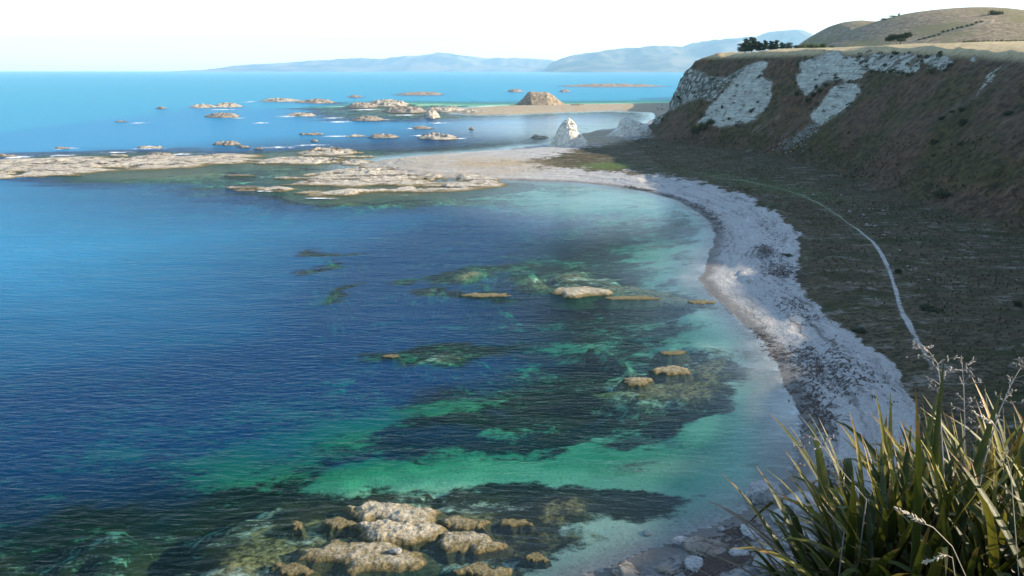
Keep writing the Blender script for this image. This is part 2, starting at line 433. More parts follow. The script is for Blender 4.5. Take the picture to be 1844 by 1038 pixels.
# ------------------------------------------------------------------ ground materials
def mat_land():
    n = NT("ground_cover")
    p = n.pos()
    lim, flat, green, sf, sl = n.attr("lim"), n.attr("flat"), n.attr("green"), n.attr("sf"), n.attr("sl")
    top = n.attr("top")
    # pebble beach
    cell = n.voronoi(p, 4.0)
    n1 = n.noise(p, .35, 5, .6); n2_ = n.noise(p, 2.2, 6, .7); n3_ = n.noise(p, .05, 4, .5)
    peb = n.mix(n.ramp(n2_, .35, .7), (.38, .365, .345), (.23, .218, .20))
    peb = n.mix(n.math('MULTIPLY', n.ramp(cell[0], .25, .6), .45), peb, (.46, .445, .42))
    peb = n.mix(n.ramp(n.noise(p, 1.1, 8, .75), .62, .76), peb, (.20, .175, .145))
    cx_ = n.n('ShaderNodeCombineXYZ'); n.put(cx_.inputs[0], n.math('MULTIPLY', n.math('ADD', sl, n.math('MULTIPLY', n1, 2.5)), .42)); n.put(cx_.inputs[1], n.math('MULTIPLY', n.sep(p)[1], .035))
    lines = n.noise(cx_.outputs[0], 1.6, 8, .72)
    peb = n.mix(n.math('MULTIPLY', n.ramp(lines, .52, .64), .75), peb, (.13, .115, .10))
    peb = n.mix(n.math('MULTIPLY', n.ramp(lines, .44, .34), .6), peb, (.54, .525, .50))
    peb = n.mix(n.math('MULTIPLY', n.attr('gravel'), .85), peb, n.mix(n.ramp(n2_, .40, .62), (.10, .095, .088), (.27, .26, .24)))
    wet = n.ramp(n.math('ADD', sl, n.math('MULTIPLY', n1, 3.0)), 5.2, 2.4)
    peb = n.mix(n.math('MULTIPLY', wet, .85), peb, (.15, .14, .125))
    # flats: dry olive turf with pale bare patches
    tuft = n.noise(n.mapping(p, (1, 1.5, 1)), .9, 8, .76)
    tur = n.mix(n.ramp(tuft, .38, .62), (.024, .021, .011), (.115, .088, .048))
    tur = n.mix(n.ramp(n.noise(n.mapping(p, (.7, 1.6, 1)), .11, 5, .6), .48, .66), tur, (.036, .040, .013))
    tur = n.mix(n.ramp(n.noise(n.mapping(p, (.7, 1.3, 1), loc=(31, 7, 0)), .20, 9, .80), .52, .66), tur, (.21, .19, .155))
    tur = n.mix(green, tur, n.mix(tuft, (.05, .11, .02), (.10, .19, .04)))
    # slope: brown dry grass
    dg = n.noise(n.mapping(p, (1, 1, .5)), .5, 8, .72)
    slo = n.mix(n.ramp(dg, .32, .68), (.036, .022, .014), (.130, .082, .047))
    slo = n.mix(n.ramp(n.noise(p, .045, 5, .6), .47, .58), slo, n.mix(n.ramp(dg, .35, .65), (.026, .022, .010), (.088, .068, .028)))
    slo = n.mix(n.ramp(n.noise(n.mapping(p, loc=(9, 50, 3)), .09, 6, .65), .60, .72), slo, (.022, .026, .013))
    slo = n.mix(n.math('MULTIPLY', n.ramp(n.noise(n.mapping(p, (.35, 1, .35), loc=(70, 3, 3)), .16, 8, .76), .56, .70), .8), slo, (.17, .125, .085))
    slo = n.mix(top, slo, n.mix(n.ramp(dg, .3, .7), (.30, .225, .12), (.47, .38, .23)))  # cliff-top grass much paler than the slope: its sunlit tone is painted in
    base = n.mix(n.ramp(n.math('ADD', flat, n.math('MULTIPLY', n.math('SUBTRACT', n.noise(p, .5, 7, .75), .5), 1.7)), .40, .60), peb, tur)
    base = n.mix(n.math('MULTIPLY', n.attr('tan'), n.ramp(n.noise(p, .12, 6, .7), .30, .52)), base, n.mix(n.ramp(dg, .3, .7), (.22, .165, .10), (.42, .34, .22)))
    base = n.mix(n.ramp(n.math('ADD', sf, n.math('MULTIPLY', n1, 8)), 1, 8), base, slo)
    # limestone
    z = n.sep(p)[2]
    bed = n.noise(n.mapping(p, (.07, .07, .75), (R(9), R(7), 0)), 1.0, 8, .72, .6)
    rk = n.mix(n.ramp(bed, .36, .62), (.29, .285, .235), (.48, .475, .395))
    rk = n.mix(n.ramp(n.noise(p, .35, 7, .7), .38, .62), n.mix(.6, rk, (.25, .24, .20)), rk)
    rk = n.mix(n.ramp(n.noise(n.mapping(p, loc=(5, 1, 2)), .42, 8, .78), .56, .66), rk, (.050, .052, .036))
    hv = n.voronoi(n.mapping(p, (1, 1, .55)), .33, 'DISTANCE_TO_EDGE')
    hr = n.mix(n.ramp(hv[0], .02, .22), (.09, .09, .085), rk)
    hr = n.mix(n.ramp(n.noise(p, .28, 7, .72), .46, .60), hr, (.07, .075, .055))
    stn = n.noise(n.mapping(p, (.5, .5, .06)), .8, 7, .72)
    rk = n.mix(n.math('MULTIPLY', n.ramp(stn, .52, .66), .65), rk, (.15, .14, .115))
    gap = n.noise(n.mapping(p, (.10, .10, .9), (R(9), R(7), 0), (2, 8, 1)), 1.0, 7, .7, .4)
    rk = n.mix(n.math('MULTIPLY', n.ramp(gap, .57, .63), .8), rk, (.07, .07, .055))
    rk = n.mix(n.attr("head"), rk, hr)
    lm = n.ramp(n.math('ADD', lim, n.math('MULTIPLY', n.math('SUBTRACT', n.noise(p, .20, 9, .76), .5), 2.6)), .44, .58)
    lm = n.math('MULTIPLY', lm, n.ramp(lim, .03, .3))
    lm2 = n.ramp(n.math('ADD', lim, n.math('MULTIPLY', n.math('SUBTRACT', n.noise(n.mapping(p, loc=(8, 2, 4)), .20, 9, .76), .5), 2.4)), .12, .5)
    base = n.mix(n.math('MULTIPLY', n.math('MULTIPLY', lm2, n.ramp(lim, .02, .2)), .65), base, (.15, .13, .10))
    base = n.mix(lm, base, rk)
    h = n.math('ADD', n.noise(p, 1.4, 8, .75), n.math('MULTIPLY', n.noise(p, .3, 6, .65), 1.6))
    nb = n.bump(h, .8, .5)
    return n.done(n.pbsdf(base, .95, nb, .12))
def mat_seabed():
    n = NT("sea_floor")
    p = n.pos(); kelp, reef = n.attr("kelp"), n.attr("reef")
    z = n.sep(p)[2]
    s = n.noise(p, .9, 7, .7)
    sand = n.mix(s, (.56, .55, .44), (.74, .73, .60))
    sand = n.mix(n.ramp(n.noise(p, 3.5, 4, .7), .58, .7), sand, (.22, .2, .16))
    sh = n.ramp(n.attr('sl'), -5.0, -.2)
    pb = n.mix(n.ramp(n.noise(p, 2.2, 6, .7), .35, .65), (.34, .32, .29), (.17, .16, .14))
    sand = n.mix(n.math('MAXIMUM', n.math('MULTIPLY', n.attr('gravel'), .8), n.math('MULTIPLY', sh, .8)), sand, pb)
    kn = n.math('ADD', kelp, n.math('ADD', n.math('MULTIPLY', n.math('SUBTRACT', n.noise(n.mapping(p, (.8, 1.3, 1)), .11, 8, .70), .5), 2.4),
                                    n.math('MULTIPLY', n.math('SUBTRACT', n.noise(n.mapping(p, (.7, 1.2, 1)), .7, 8, .80), .5), 2.0)))
    kc = n.mix(n.noise(p, 1.3, 6, .7), (.012, .016, .012), (.050, .048, .022))
    c = n.mix(n.ramp(kn, .22, .74), sand, kc)
    rn = n.math('ADD', reef, n.math('MULTIPLY', n.math('SUBTRACT', n.noise(n.mapping(p, loc=(3, 3, 0)), .55, 7, .7), .5), 1.9))
    rc = n.mix(n.ramp(n.noise(p, 1.6, 7, .7), .36, .62), (.030, .028, .011), (.34, .26, .11))
    c = n.mix(n.ramp(rn, .50, .95), c, rc)
    return n.done(n.pbsdf(c, .95, n.bump(n.noise(p, 2, 7, .7), .7, .3), .05))
M_LAND, M_BED = mat_land(), mat_seabed()

U_, V_, D_ = project(TX, TY, TZ)
green = np.maximum(.5 * ell(U_, V_, 1092, 299, 42, 6, .7), .2 * ell(U_, V_, 1380, 335, 160, 10, .6, 10))
top = np.where(TM['sf'] > 20, sst(TZ - (top_h(TY) * .985), -1.5, 2.0), 0) * sst(TY, 100, 200)
top = np.maximum(top, .75 * ell(U_, V_, 900, 293, 70, 6, .6) * (TM['sf'] < 0))
top = np.maximum(top, .6 * (TY > 700) * (TM['sl'] > 3) * (TM['sf'] < 3))
gravel = np.maximum(ell(U_, V_, 1300, 1010, 260, 110, .4, -20), .9 * ell(U_, V_, 1425, 790, 26, 90, .6, 8))
tan = np.maximum((TY > 700) * (TM['sl'] > 2) * (TM['sf'] < 3) * 1.0, np.maximum(np.maximum(.9 * ell(U_, V_, 885, 294, 80, 8, .5), .5 * ell(U_, V_, 800, 300, 190, 22, .3)), ell(U_, V_, 1075, 247, 50, 14, .6)))
AT = dict(gravel=gravel, tan=tan, lim=TM['lim'], head=TM['head'], flat=TM['flat'], sf=TM['sf'], sl=TM['sl'], green=green, top=top, kelp=TM['kelp'], reef=TM['reef'])
AT = {k: v.ravel() for k, v in AT.items()}
fc = lambda a: a.ravel()[F_ALL].mean(1)
f_sl, f_sf, f_fl, f_y = fc(TM['sl']), fc(TM['sf']), fc(TM['flat']), fc(TY)
is_bed = f_sl < 0
is_hill = (~is_bed) & (f_sf > 3)
is_flat = (~is_bed) & (~is_hill) & (f_fl > .5)
is_beach = (~is_bed) & (~is_hill) & (~is_flat)
for nm, sel, keys, mt, lb in (("seabed", is_bed, ("kelp", "reef", "gravel", "sl"), M_BED, "sandy sea floor with kelp and weedy reef under clear water"),
                          ("beach", is_beach, None, M_LAND, "white pebble beach curving round the bay"),
                          ("grass_flat", is_flat, None, M_LAND, "dry olive turf flat between beach and hillside"),
                          ("hillside", is_hill, None, M_LAND, "brown grassy hillside with pale limestone faces above the bay")):
    at = {k: v for k, v in AT.items() if (keys is None and k not in ("kelp", "reef")) or (keys and k in keys)}
    v, f, a = compact(V_ALL, F_ALL[sel], at)
    obj(nm, mesh_from(nm, v, f, a), mt, label=lb, kind="structure")

# ================================================================== the sea
TURB = [(1262, 490, 30, 46, .95, 0, .5), (1235, 470, 60, 30, .9, 0, .4), (1240, 840, 150, 16, .8, -5, .25),
        (1270, 390, 30, 40, .9, 0, .3), (1050, 335, 190, 10, .8, 3, .4)]
def mat_sea():
    n = NT("sea_water")
    p = n.pos(); d, t = n.attr("depth"), n.attr("turbid")
    def ex(k): return n.math('POWER', math.e, n.math('MULTIPLY', d, -k))
    comb = n.n("ShaderNodeCombineColor")
    n.put(comb.inputs[0], ex(.62)); n.put(comb.inputs[1], ex(.085)); n.put(comb.inputs[2], ex(.19))
    tr = n.n("ShaderNodeBsdfTransparent"); n.put(tr.inputs[0], comb.outputs[0])
    body = n.mix(n.ramp(d, 1.8, 5.0), (.001, .012, .018), (.001, .040, .120))
    body = n.mix(n.ramp(d, 5.8, 8.5), body, (.012, .205, .385))  # offshore colour lightened to stand in for sky reflected at grazing angles
    body = n.mix(n.ramp(d, 8.5, 11.5), body, (.036, .235, .40))
    body = n.mix(t, body, (.30, .31, .275))
    # ripples: short wind waves with longer ones beneath, crests a little oblique
    rot = (0, 0, R(16))
    w1 = n.noise(n.mapping(p, (.45, 1.25, 1), rot), 1.0, 3, .55, .4)
    w2 = n.noise(n.mapping(p, (.10, .30, 1), (0, 0, R(24))), 1.0, 3, .5, .3)
    w3 = n.noise(n.mapping(p, (.012, .045, 1), (0, 0, R(8))), 1.0, 3, .5)
    calm = n.attr("calm")
    amp = n.math('SUBTRACT', 1.0, n.math('MULTIPLY', calm, .75))
    h = n.math('ADD', n.math('MULTIPLY', w1, .28), n.math('MULTIPLY', w2, .32))
    h = n.math('ADD', n.math('MULTIPLY', h, amp), n.math('MULTIPLY', w3, .6))
    nb = n.bump(h, 1.0, 1.0)
    df = n.n("ShaderNodeBsdfDiffuse"); n.put(df.inputs[0], body); n.put(df.inputs['Normal'], nb)
    a = n.math('SUBTRACT', 1.0, n.math('POWER', math.e, n.math('MULTIPLY', d, -.20)))
    a = n.math('MAXIMUM', a, n.math('MULTIPLY', t, .72))
    sw = n.math('MULTIPLY', n.ramp(n.attr('sl'), -1.5, -.1), n.ramp(n.noise(n.mapping(p, (.8, .8, 1)), .6, 8, .76), .48, .70))
    body2 = n.mix(sw, body, (.66, .66, .64)); n.put(df.inputs[0], body2)
    a = n.math('MAXIMUM', a, n.math('MULTIPLY', sw, .42))
    m1 = n.n("ShaderNodeMixShader"); n.put(m1.inputs[0], a); n.put(m1.inputs[1], tr.outputs[0]); n.put(m1.inputs[2], df.outputs[0])
    gl = n.n("ShaderNodeBsdfAnisotropic") if False else n.n("ShaderNodeBsdfGlossy")
    n.put(gl.inputs['Color'], (1, 1, 1)); n.put(gl.inputs['Roughness'], .12); n.put(gl.inputs['Normal'], nb)
    fr = n.n("ShaderNodeFresnel"); n.put(fr.inputs[0], 1.333); n.put(fr.inputs[1], nb)
    refl = n.math('MULTIPLY', fr.outputs[0], n.math('ADD', .26, n.math('MULTIPLY', calm, .5)))
    m2 = n.n("ShaderNodeMixShader"); n.put(m2.inputs[0], refl); n.put(m2.inputs[1], m1.outputs[0]); n.put(m2.inputs[2], gl.outputs[0])
    return n.done(m2.outputs[0])
SXT = ticks([(-42000, -4000, 6000, 1500), (-4000, -400, 1500, 40), (-400, -100, 40, 3), (-100, 110, 1.6, 1.6), (110, 400, 3, 40), (400, 4000, 40, 1500), (4000, 42000, 1500, 6000)])
SYT = ticks([(-3000, -100, 900, 50), (-100, 20, 40, 8), (20, 200, 1.3, 1.6), (200, 500, 1.6, 3), (500, 1200, 3, 20), (1200, 8000, 30, 1200), (8000, 44000, 1500, 6000)])
sx, sy = np.meshgrid(SXT, SYT)
_, _, tz, tm = terrain(sx, sy, True)
dep = np.clip(-tz, 0.02, 30)
dep = np.where(tm['sl'] > 0, .02, dep * (1 - .5 * sst(tm['kelp'], .5, .8) * (1 - sst(dep, 3.0, 5.0))))
su, sv, _ = project(sx, sy, 0 * sx)
tb = 0 * sx
for cx, cy, rx, ry, so, ro, w in TURB: tb = np.maximum(tb, w * ell(su, sv, cx, cy, rx, ry, so, ro))
tb = np.maximum(tb, sst(tm['sl'], -9, -1) * np.maximum(.85 * ell(su, sv, 1390, 710, 110, 130, .6, 0), .6 * ell(su, sv, 1250, 490, 70, 50, .8, 0)))
tb = np.clip(tb * (1 + .5 * fbm2(sx / 5, sy / 5, 3, 71)), 0, 1)
calm = np.maximum(sst(tm['sl'], -25, 0), .9 * ell(su, sv, 1080, 370, 230, 50, .7, 4))
calm = np.maximum(calm, .95 * ell(su, sv, 1000, 230, 180, 24, .7, 0))
me = mesh_from("sea", np.stack([sx, sy, 0 * sx], -1).reshape(-1, 3), grid_faces(len(SXT), len(SYT)),
               dict(sl=tm['sl'], depth=dep, turbid=tb, calm=calm))
obj("sea", me, mat_sea(), label="clear blue green sea of the bay and open ocean", kind="structure")

# ------------------------------------------------------------------ far mountains
def range_mesh(name, sky_px, Y0, width, seed, mat, label, foot=0.0):
    P = np.array(sky_px, float)
    u = np.linspace(P[0, 0], P[-1, 0], 260)
    D0 = depth_at(Y0)
    top = np.interp(u, P[:, 0], P[:, 1])
    d = np.array([(u - 922) / FPX, CP - (top - 519) / FPX * SP, -SP - (top - 519) / FPX * CP])
    tt = Y0 / d[1]
    xs = d[0] * tt; hs = np.maximum(CAMH + d[2] * tt, 2)
    hs = hs * (1 + .08 * ridge2(u / 46, 0 * u + seed, 4, seed + 3, .55))
    v = np.linspace(-1, 1.2, 60)
    X = np.repeat(xs[None], len(v), 0); Yv = Y0 + v[:, None] * width + 0 * X
    prof_ = np.where(v < 0, 1 - np.abs(v) ** 1.15, 1 - (v / 1.2) ** 2)[:, None]
    rid = ridge2(X / (width * .22), Yv / (width * .4), 5, seed)
    edge = np.sin(np.clip((v + 1) / 2.2, 0, 1) * math.pi)[:, None]
    Z = hs[None] * (prof_ + .42 * (rid - .25) * (1 - np.exp(-((v[:, None]) / .12) ** 2)) * edge)
    Z = np.minimum(Z, hs[None] * 1.0 * (Yv / Y0) * .5 + hs[None] * .5) - 6 * (np.abs(v[:, None]) > .99)
    Z = np.maximum(Z, -8)
    me = mesh_from(name, np.stack([X, Yv, Z], -1).reshape(-1, 3), grid_faces(len(xs), len(v)))
    return obj(name, me, mat, label=label, kind="structure")
def mat_far():
    n = NT("far_hill_cover"); p = n.pos()
    c = n.mix(n.ramp(n.noise(p, .0009, 6, .6), .4, .6), (.030, .045, .030), (.15, .125, .075))
    return n.done(n.pbsdf(c, 1.0, None, .0))
M_FAR = mat_far()
range_mesh("mountain_range", [(380, 127), (430, 121), (450, 117), (520, 113), (600, 108), (640, 106), (690, 107), (735, 101), (765, 100), (790, 96), (815, 98),
            (840, 102), (880, 106), (925, 103), (960, 105), (1000, 110), (1060, 114), (1150, 116), (1300, 118), (1500, 120)], 31000, 4500, 101, M_FAR,
           "low far mountain range fading into haze along the horizon")
range_mesh("mountain_range", [(985, 127), (1000, 110), (1040, 98), (1075, 93), (1110, 90), (1160, 85), (1200, 83), (1242, 83), (1270, 77), (1295, 72), (1330, 69),
            (1375, 67), (1400, 57), (1415, 55), (1432, 57), (1455, 67), (1500, 72), (1600, 60), (1750, 70), (1900, 66), (2300, 80), (2800, 120)], 22000, 4000, 131, M_FAR,
           "taller blue mountain range rising behind the cliff top")

# ------------------------------------------------------------------ rolling hills above the cliff
def mat_hill():
    n = NT("hill_pasture"); p = n.pos()
    g = n.noise(p, .25, 8, .75)
    c = n.mix(n.ramp(g, .34, .66), (.13, .10, .07), (.34, .27, .18))
    c = n.mix(n.ramp(n.noise(p, .02, 5, .6), .45, .62), c, n.mix(g, (.13, .115, .06), (.25, .22, .12)))
    c = n.mix(n.ramp(n.noise(p, .5, 4, .8), .62, .72), c, (.07, .08, .04))
    return n.done(n.pbsdf(c, 1.0, n.bump(n.noise(p, .5, 8, .75), .8, 1.2), .05))
M_HILL = mat_hill()
HILLS = {}
def hill(key, name, sky_px, Y0, wf, wb, seed, label):
    P = np.array(sky_px, float)
    u = np.linspace(P[0, 0], P[-1, 0], 240)
    top = np.interp(u, P[:, 0], P[:, 1])
    k = np.hanning(13); k /= k.sum()
    top = np.convolve(np.pad(top, 6, 'edge'), k, 'valid')
    d1 = CP - (top - 519) / FPX * SP; d2 = -SP - (top - 519) / FPX * CP
    tt = Y0 / d1
    xs = (u - 922) / FPX * tt; hs = CAMH + d2 * tt
    v = np.concatenate([np.linspace(-1, 0, 70), np.linspace(0, 1, 30)[1:]])
    X = np.repeat(xs[None], len(v), 0)
    Yv = np.where(v < 0, Y0 + v * wf, Y0 + v * wb)[:, None] + 0 * X
    pr = np.where(v < 0, .5 + .5 * np.cos(np.abs(v) * math.pi), .5 + .5 * np.cos(v * math.pi))[:, None]
    base = 34.0
    Z = base + (hs[None] - base) * pr + 1.2 * fbm2(X / 40, Yv / 40, 4, seed) * np.abs(v[:, None]) * 2 * (1 - np.abs(v[:, None]))
    HILLS[key] = (xs, v, Z, Y0, wf)
    me = mesh_from(name, np.stack([X, Yv, Z], -1).reshape(-1, 3), grid_faces(len(xs), len(v)))
    return obj(name, me, M_HILL, label=label, kind="structure")
hill('a', "hill", [(1380, 118), (1440, 98), (1460, 84), (1480, 78), (1500, 70), (1530, 58), (1560, 47), (1600, 33), (1640, 23), (1680, 18), (1720, 15), (1760, 15), (1790, 20),
                   (1820, 26), (1844, 30), (1900, 38), (2000, 45), (2200, 40), (2500, 60)], 760, 330, 260, 201, "broad tawny hill with a fence line running up it")
hill('b', "hill", [(1400, 125), (1440, 95), (1460, 70), (1480, 57), (1500, 46), (1520, 40), (1545, 37), (1568, 39), (1600, 44), (1660, 60), (1750, 90)], 1180, 260, 200, 211,
     "smaller rounded hill behind the broad tawny hill")
def hill_pt(px, py, key='a'):
    """photo pixel -> front face of a hill"""
    xs, v, Z, Y0, wf = HILLS[key]
    a = (px - 922.0) / FPX; b = -(py - 519.0) / FPX
    d = np.array([a, CP + b * SP, -SP + b * CP])
    Ys = np.linspace(Y0 - wf, Y0, 200)
    t = Ys / d[1]; x = d[0] * t; zr = CAMH + d[2] * t
    j = np.clip(((Ys - Y0) / wf + 1) * 69, 0, 69).astype(int)
    i = np.clip(np.searchsorted(xs, x), 0, len(xs) - 1)
    zz = np.maximum(Z[j, i], hz(x, Ys))
    k = np.argmax(zz > zr)
    if not (zz > zr).any(): k = 199
    return x[k], Ys[k], zz[k]

# ================================================================== rocks
def mat_rock(name, pale, mid, dark, weed=None, weed_z=.35, scale=1.0, streak=.35):
    n = NT(name); p = n.pos(); z = n.sep(p)[2]
    a = n.noise(p, .7 * scale, 7, .7); b = n.noise(n.mapping(p, loc=(4, 9, 2)), 2.6 * scale, 6, .72)
    c = n.mix(n.ramp(a, .34, .62), mid, pale)
    c = n.mix(n.ramp(b, .52, .68), c, dark)
    big = n.noise(n.mapping(p, (.35, 1.0, 1)), .30 * scale, 8, .74)
    c = n.mix(n.math('MULTIPLY', n.ramp(big, .50, .62), streak), c, dark)
    v = n.voronoi(n.mapping(p, (1, 1.4, 1.2)), .55 * scale, 'DISTANCE_TO_EDGE')
    c = n.mix(n.math('MULTIPLY', n.ramp(v[0], .06, .0), .5), c, dark)
    if weed:
        w = n.ramp(n.math('ADD', z, n.math('MULTIPLY', n.math('SUBTRACT', n.noise(p, 1.1 * scale, 6, .7), .5), weed_z * 2.4)), weed_z * 1.5, weed_z * .45)
        c = n.mix(w, c, n.mix(n.ramp(b, .35, .65), weed, tuple(x * .32 for x in weed)))
        wet = n.ramp(z, .16, .03)
        c = n.mix(n.math('MULTIPLY', wet, .65), c, tuple(x * .25 for x in weed))
    h = n.math('ADD', n.noise(p, 1.2 * scale, 9, .78), n.math('MULTIPLY', b, .6))
    return n.done(n.pbsdf(c, .9, n.bump(h, .9, .45 / scale ** .5), .2))
M_ROCKN = mat_rock("weedy_near_rock", (.50, .45, .35), (.40, .34, .23), (.085, .07, .045), (.24, .20, .10), .42, 1.6)
M_REEF = mat_rock("tidal_reef_rock", (.50, .45, .365), (.35, .30, .23), (.075, .062, .045), (.27, .21, .09), .28, .55, 1.0)
M_DARK = mat_rock("dark_reef_rock", (.36, .31, .25), (.19, .16, .13), (.045, .038, .033), (.16, .13, .06), .3, .6)
M_STACK = mat_rock("chalky_stack_rock", (.74, .70, .60), (.58, .53, .44), (.16, .14, .11), None, .3, .45)
M_WHITE = mat_rock("white_boulder_rock", (.50, .49, .47), (.36, .35, .33), (.10, .095, .09), None, .3, 2.2)

def reef(name, poly, hmax, mat, label, cat="rock", group=None, seed=1, edge=None, res=60, base=-.5, px=True, rug=.55, stretch=2.2, z0=0.0, lmax=1e9, ek=.30, pool=0, ua=.8, dome=.35):
    W = gps(poly, z0) if px else np.array(poly, float)
    x0, y0 = W.min(0); x1, y1 = W.max(0)
    w, h = x1 - x0, y1 - y0
    mn = min(w, h)
    e = edge if edge else mn * ek
    pad = e * (ua + .45) + .1
    nx = int(np.clip(res * math.sqrt(w / max(h, .1)), 16, 190)); ny = int(np.clip(res * math.sqrt(h / max(w, .1)), 14, 110))
    X, Y = np.meshgrid(np.linspace(x0 - pad, x1 + pad, nx), np.linspace(y0 - pad, y1 + pad, ny))
    s = max(mn * .35, .25)
    sd = poly_sd(X, Y, W) + .38 * e * fbm2(X / s, Y / s, 4, seed)
    up = sst(sd, -ua * e, .55 * e)
    L = min(max(mn * .5, .5), lmax)
    rg = ridge2(X / (L * stretch), Y / L, 5, seed + 40, .6)
    fb = fbm2(X / (L * .35), Y / (L * .3), 5, seed + 70, .62)
    bulk = (1 - dome) + dome * sst(sd, 0, mn * .5)
    fb = fb + .5 * ridge2(X / (L * .22), Y / (L * .2), 3, seed + 90, .6)
    Z = base * (1 - up) + hmax * up * bulk
    if pool: Z = Z - pool * (hmax * .8 + .3) * up * sst(fbm2(X / (2.6 * L), Y / (1.3 * L), 4, seed + 55), -.02, .35)
    Z = Z + hmax * rug * (.75 * (rg - .1) + .45 * fb) * sst(sd, -.2 * e, .7 * e)
    F = grid_faces(nx, ny)
    keep = (sd.ravel()[F] > -(ua + .05) * e).any(1)
    V = np.stack([X, Y, Z + z0], -1).reshape(-1, 3)
    F = F[keep]
    if not len(F): return None
    c = np.array([(x0 + x1) / 2, (y0 + y1) / 2, z0])
    v, f, _ = compact(V - c, F, {})
    # close it with a skirt ring and a flat underside
    ed = {}
    for q in f:
        for a, b in zip(q, np.roll(q, -1)):
            k = (min(a, b), max(a, b)); ed[k] = None if k in ed else (a, b)
    low = base - .6
    rim = [k for k in ed.values() if k]
    vv = [tuple(t) for t in v]; ff = [tuple(int(i) for i in q) for q in f]; mp = {}
    for a, b in rim:
        for i in (a, b):
            if i not in mp: mp[i] = len(vv); vv.append((v[i][0], v[i][1], low))
    ci = len(vv); vv.append((0, 0, low))
    for a, b in rim:
        ff.append((int(b), int(a), mp[a], mp[b])); ff.append((mp[b], mp[a], ci))
    me = mesh_from(name, np.array(vv), ff)
    return obj(name, me, mat, None, label, cat, group, loc=tuple(c))
def ellp(cx, cy, rx, ry, seed=0, n=18, tilt=0):
    rs = random.Random(seed); out = []
    for i in range(n):
        a = 2 * math.pi * i / n; k = 1 + rs.uniform(-.18, .18)
        dx, dy = rx * k * math.cos(a), ry * k * math.sin(a)
        out.append((cx + dx, cy + dy + dx * tilt))
    return out
def px2m(hp, cy, z=0.0):
    return hp / FPX * depth_at(gp(500, cy)[1])

# --- big rocks in the near water
NEAR = [(708, 930, 72, 20, 1.45, "tall pale topped rock at the back of the near rock cluster"),
        (722, 962, 80, 19, 1.35, "rugged tan rock in the middle of the near rock cluster"),
        (655, 1004, 105, 24, 1.0, "broad flat yellow rock at the front of the near rock cluster"),
        (845, 980, 62, 17, .85, "cracked tan rock at the right end of the near rock cluster"),
        (830, 944, 48, 11, .6, "low tan ledge behind the cracked rock of the near cluster"),
        (615, 944, 34, 10, .5, "low weedy rock off the left of the near rock cluster"),
        (535, 947, 14, 7, .35, "small round yellow rock standing alone left of the near cluster"),
        (525, 1026, 40, 11, .32, "low yellow weed covered rock left of the broad flat rock"),
        (868, 1030, 52, 12, .40, "half awash yellow rock at the bottom edge of the photo"),
        (930, 942, 30, 7, .22, "thin yellow ledge just awash right of the near cluster"),
        (965, 1005, 26, 8, .2, "small awash rock among kelp right of the near cluster")]
for i, (cx, cy, rx, ry, h, lb) in enumerate(NEAR):
    reef("sea_rock", ellp(cx, cy, rx * 1.15, ry * 1.35, i + 3, tilt=.04), h * .42 + .06, M_ROCKN, lb, "rock", "rocks of the near cluster", 300 + i * 7, res=120, base=-1.6, ua=.95, rug=.5, stretch=1.9, dome=.45, lmax=2.4, ek=.42)
# --- rocks showing in the middle of the bay
MID = [(1048, 527, 56, 9, .75, "largest tan rock breaking the water in mid bay"),
       (1135, 537, 60, 4, .22, "long thin ledge trailing right from the mid bay rock"),
       (876, 532, 48, 4, .25, "long low tan ledge left of the mid bay rock"),
       (1206, 669, 38, 8, .5, "brown rock near shore, larger of the close pair"),
       (1146, 688, 30, 8, .42, "yellowish rock near shore, smaller of the close pair"),
       (1262, 545, 30, 4, .22, "low ledge against the pebble point"),
       (1210, 636, 28, 5, .16, "dark low rock just behind the close pair"),
       (704, 642, 18, 4, .15, "small yellow rock tip alone in dark mid bay water")]
for i, (cx, cy, rx, ry, h, lb) in enumerate(MID):
    reef("bay_rock", ellp(cx, cy, rx, ry, i + 33), h * .8, M_ROCKN, lb, "rock", "rocks in the middle of the bay", 400 + i * 7, res=70, base=-1.3, ua=.8, rug=.5)
# --- tidal shelves
SHELF = [([(-90, 292), (0, 288), (60, 286), (130, 284), (200, 286), (270, 280), (340, 281), (400, 278), (470, 281), (455, 290), (380, 297), (300, 304), (220, 308), (120, 315), (0, 320), (-90, 323)],
          1.0, "long pale rock bar reaching in from the left edge", M_REEF),
         ([(455, 290), (500, 284), (560, 283), (640, 288), (690, 292), (650, 298), (560, 296), (480, 296)], .75, "flat tan shelf between the left bar and the spit", M_REEF),
         ([(528, 276), (560, 271), (600, 268), (650, 272), (655, 276), (600, 280), (550, 280)], 1.25, "raised pale shelf rock seaward of the flat shelf", M_REEF),
         ([(545, 316), (600, 309), (640, 302), (730, 302), (760, 312), (700, 318), (620, 322)], .9, "rough brown shelf rock at the root of the pebble spit", M_REEF),
         ([(508, 330), (560, 320), (640, 310), (740, 307), (840, 313), (895, 323), (900, 328), (800, 333), (690, 336), (600, 338), (530, 336)], .75, "long cream shelf along the inner side of the spit", M_REEF),
         ([(570, 352), (612, 343), (700, 339), (790, 333), (905, 327), (910, 334), (840, 341), (740, 346), (640, 354), (585, 357)], .7, "outermost cream shelf facing the bay", M_REEF),
         ([(455, 343), (485, 337), (530, 339), (545, 342), (500, 346)], .4, "thin shelf tongue at the left tip of the inner shelves", M_REEF),
         ([(520, 349), (560, 344), (590, 345), (560, 350)], .3, "small low rock between the shelf tongue and the outermost shelf", M_REEF)]
for i, (pl, h, lb, mt) in enumerate(SHELF):
    reef("rock_shelf", pl, h, mt, lb, "rock shelf", "tidal rock shelves", 500 + i * 7, res=140, base=-.6, rug=1.3, stretch=2.8, dome=.1, lmax=4.5, pool=1.0)
rsl = random.Random(12)
WORDS = ["first", "second", "third", "fourth", "fifth", "sixth", "seventh", "eighth", "ninth", "tenth"]
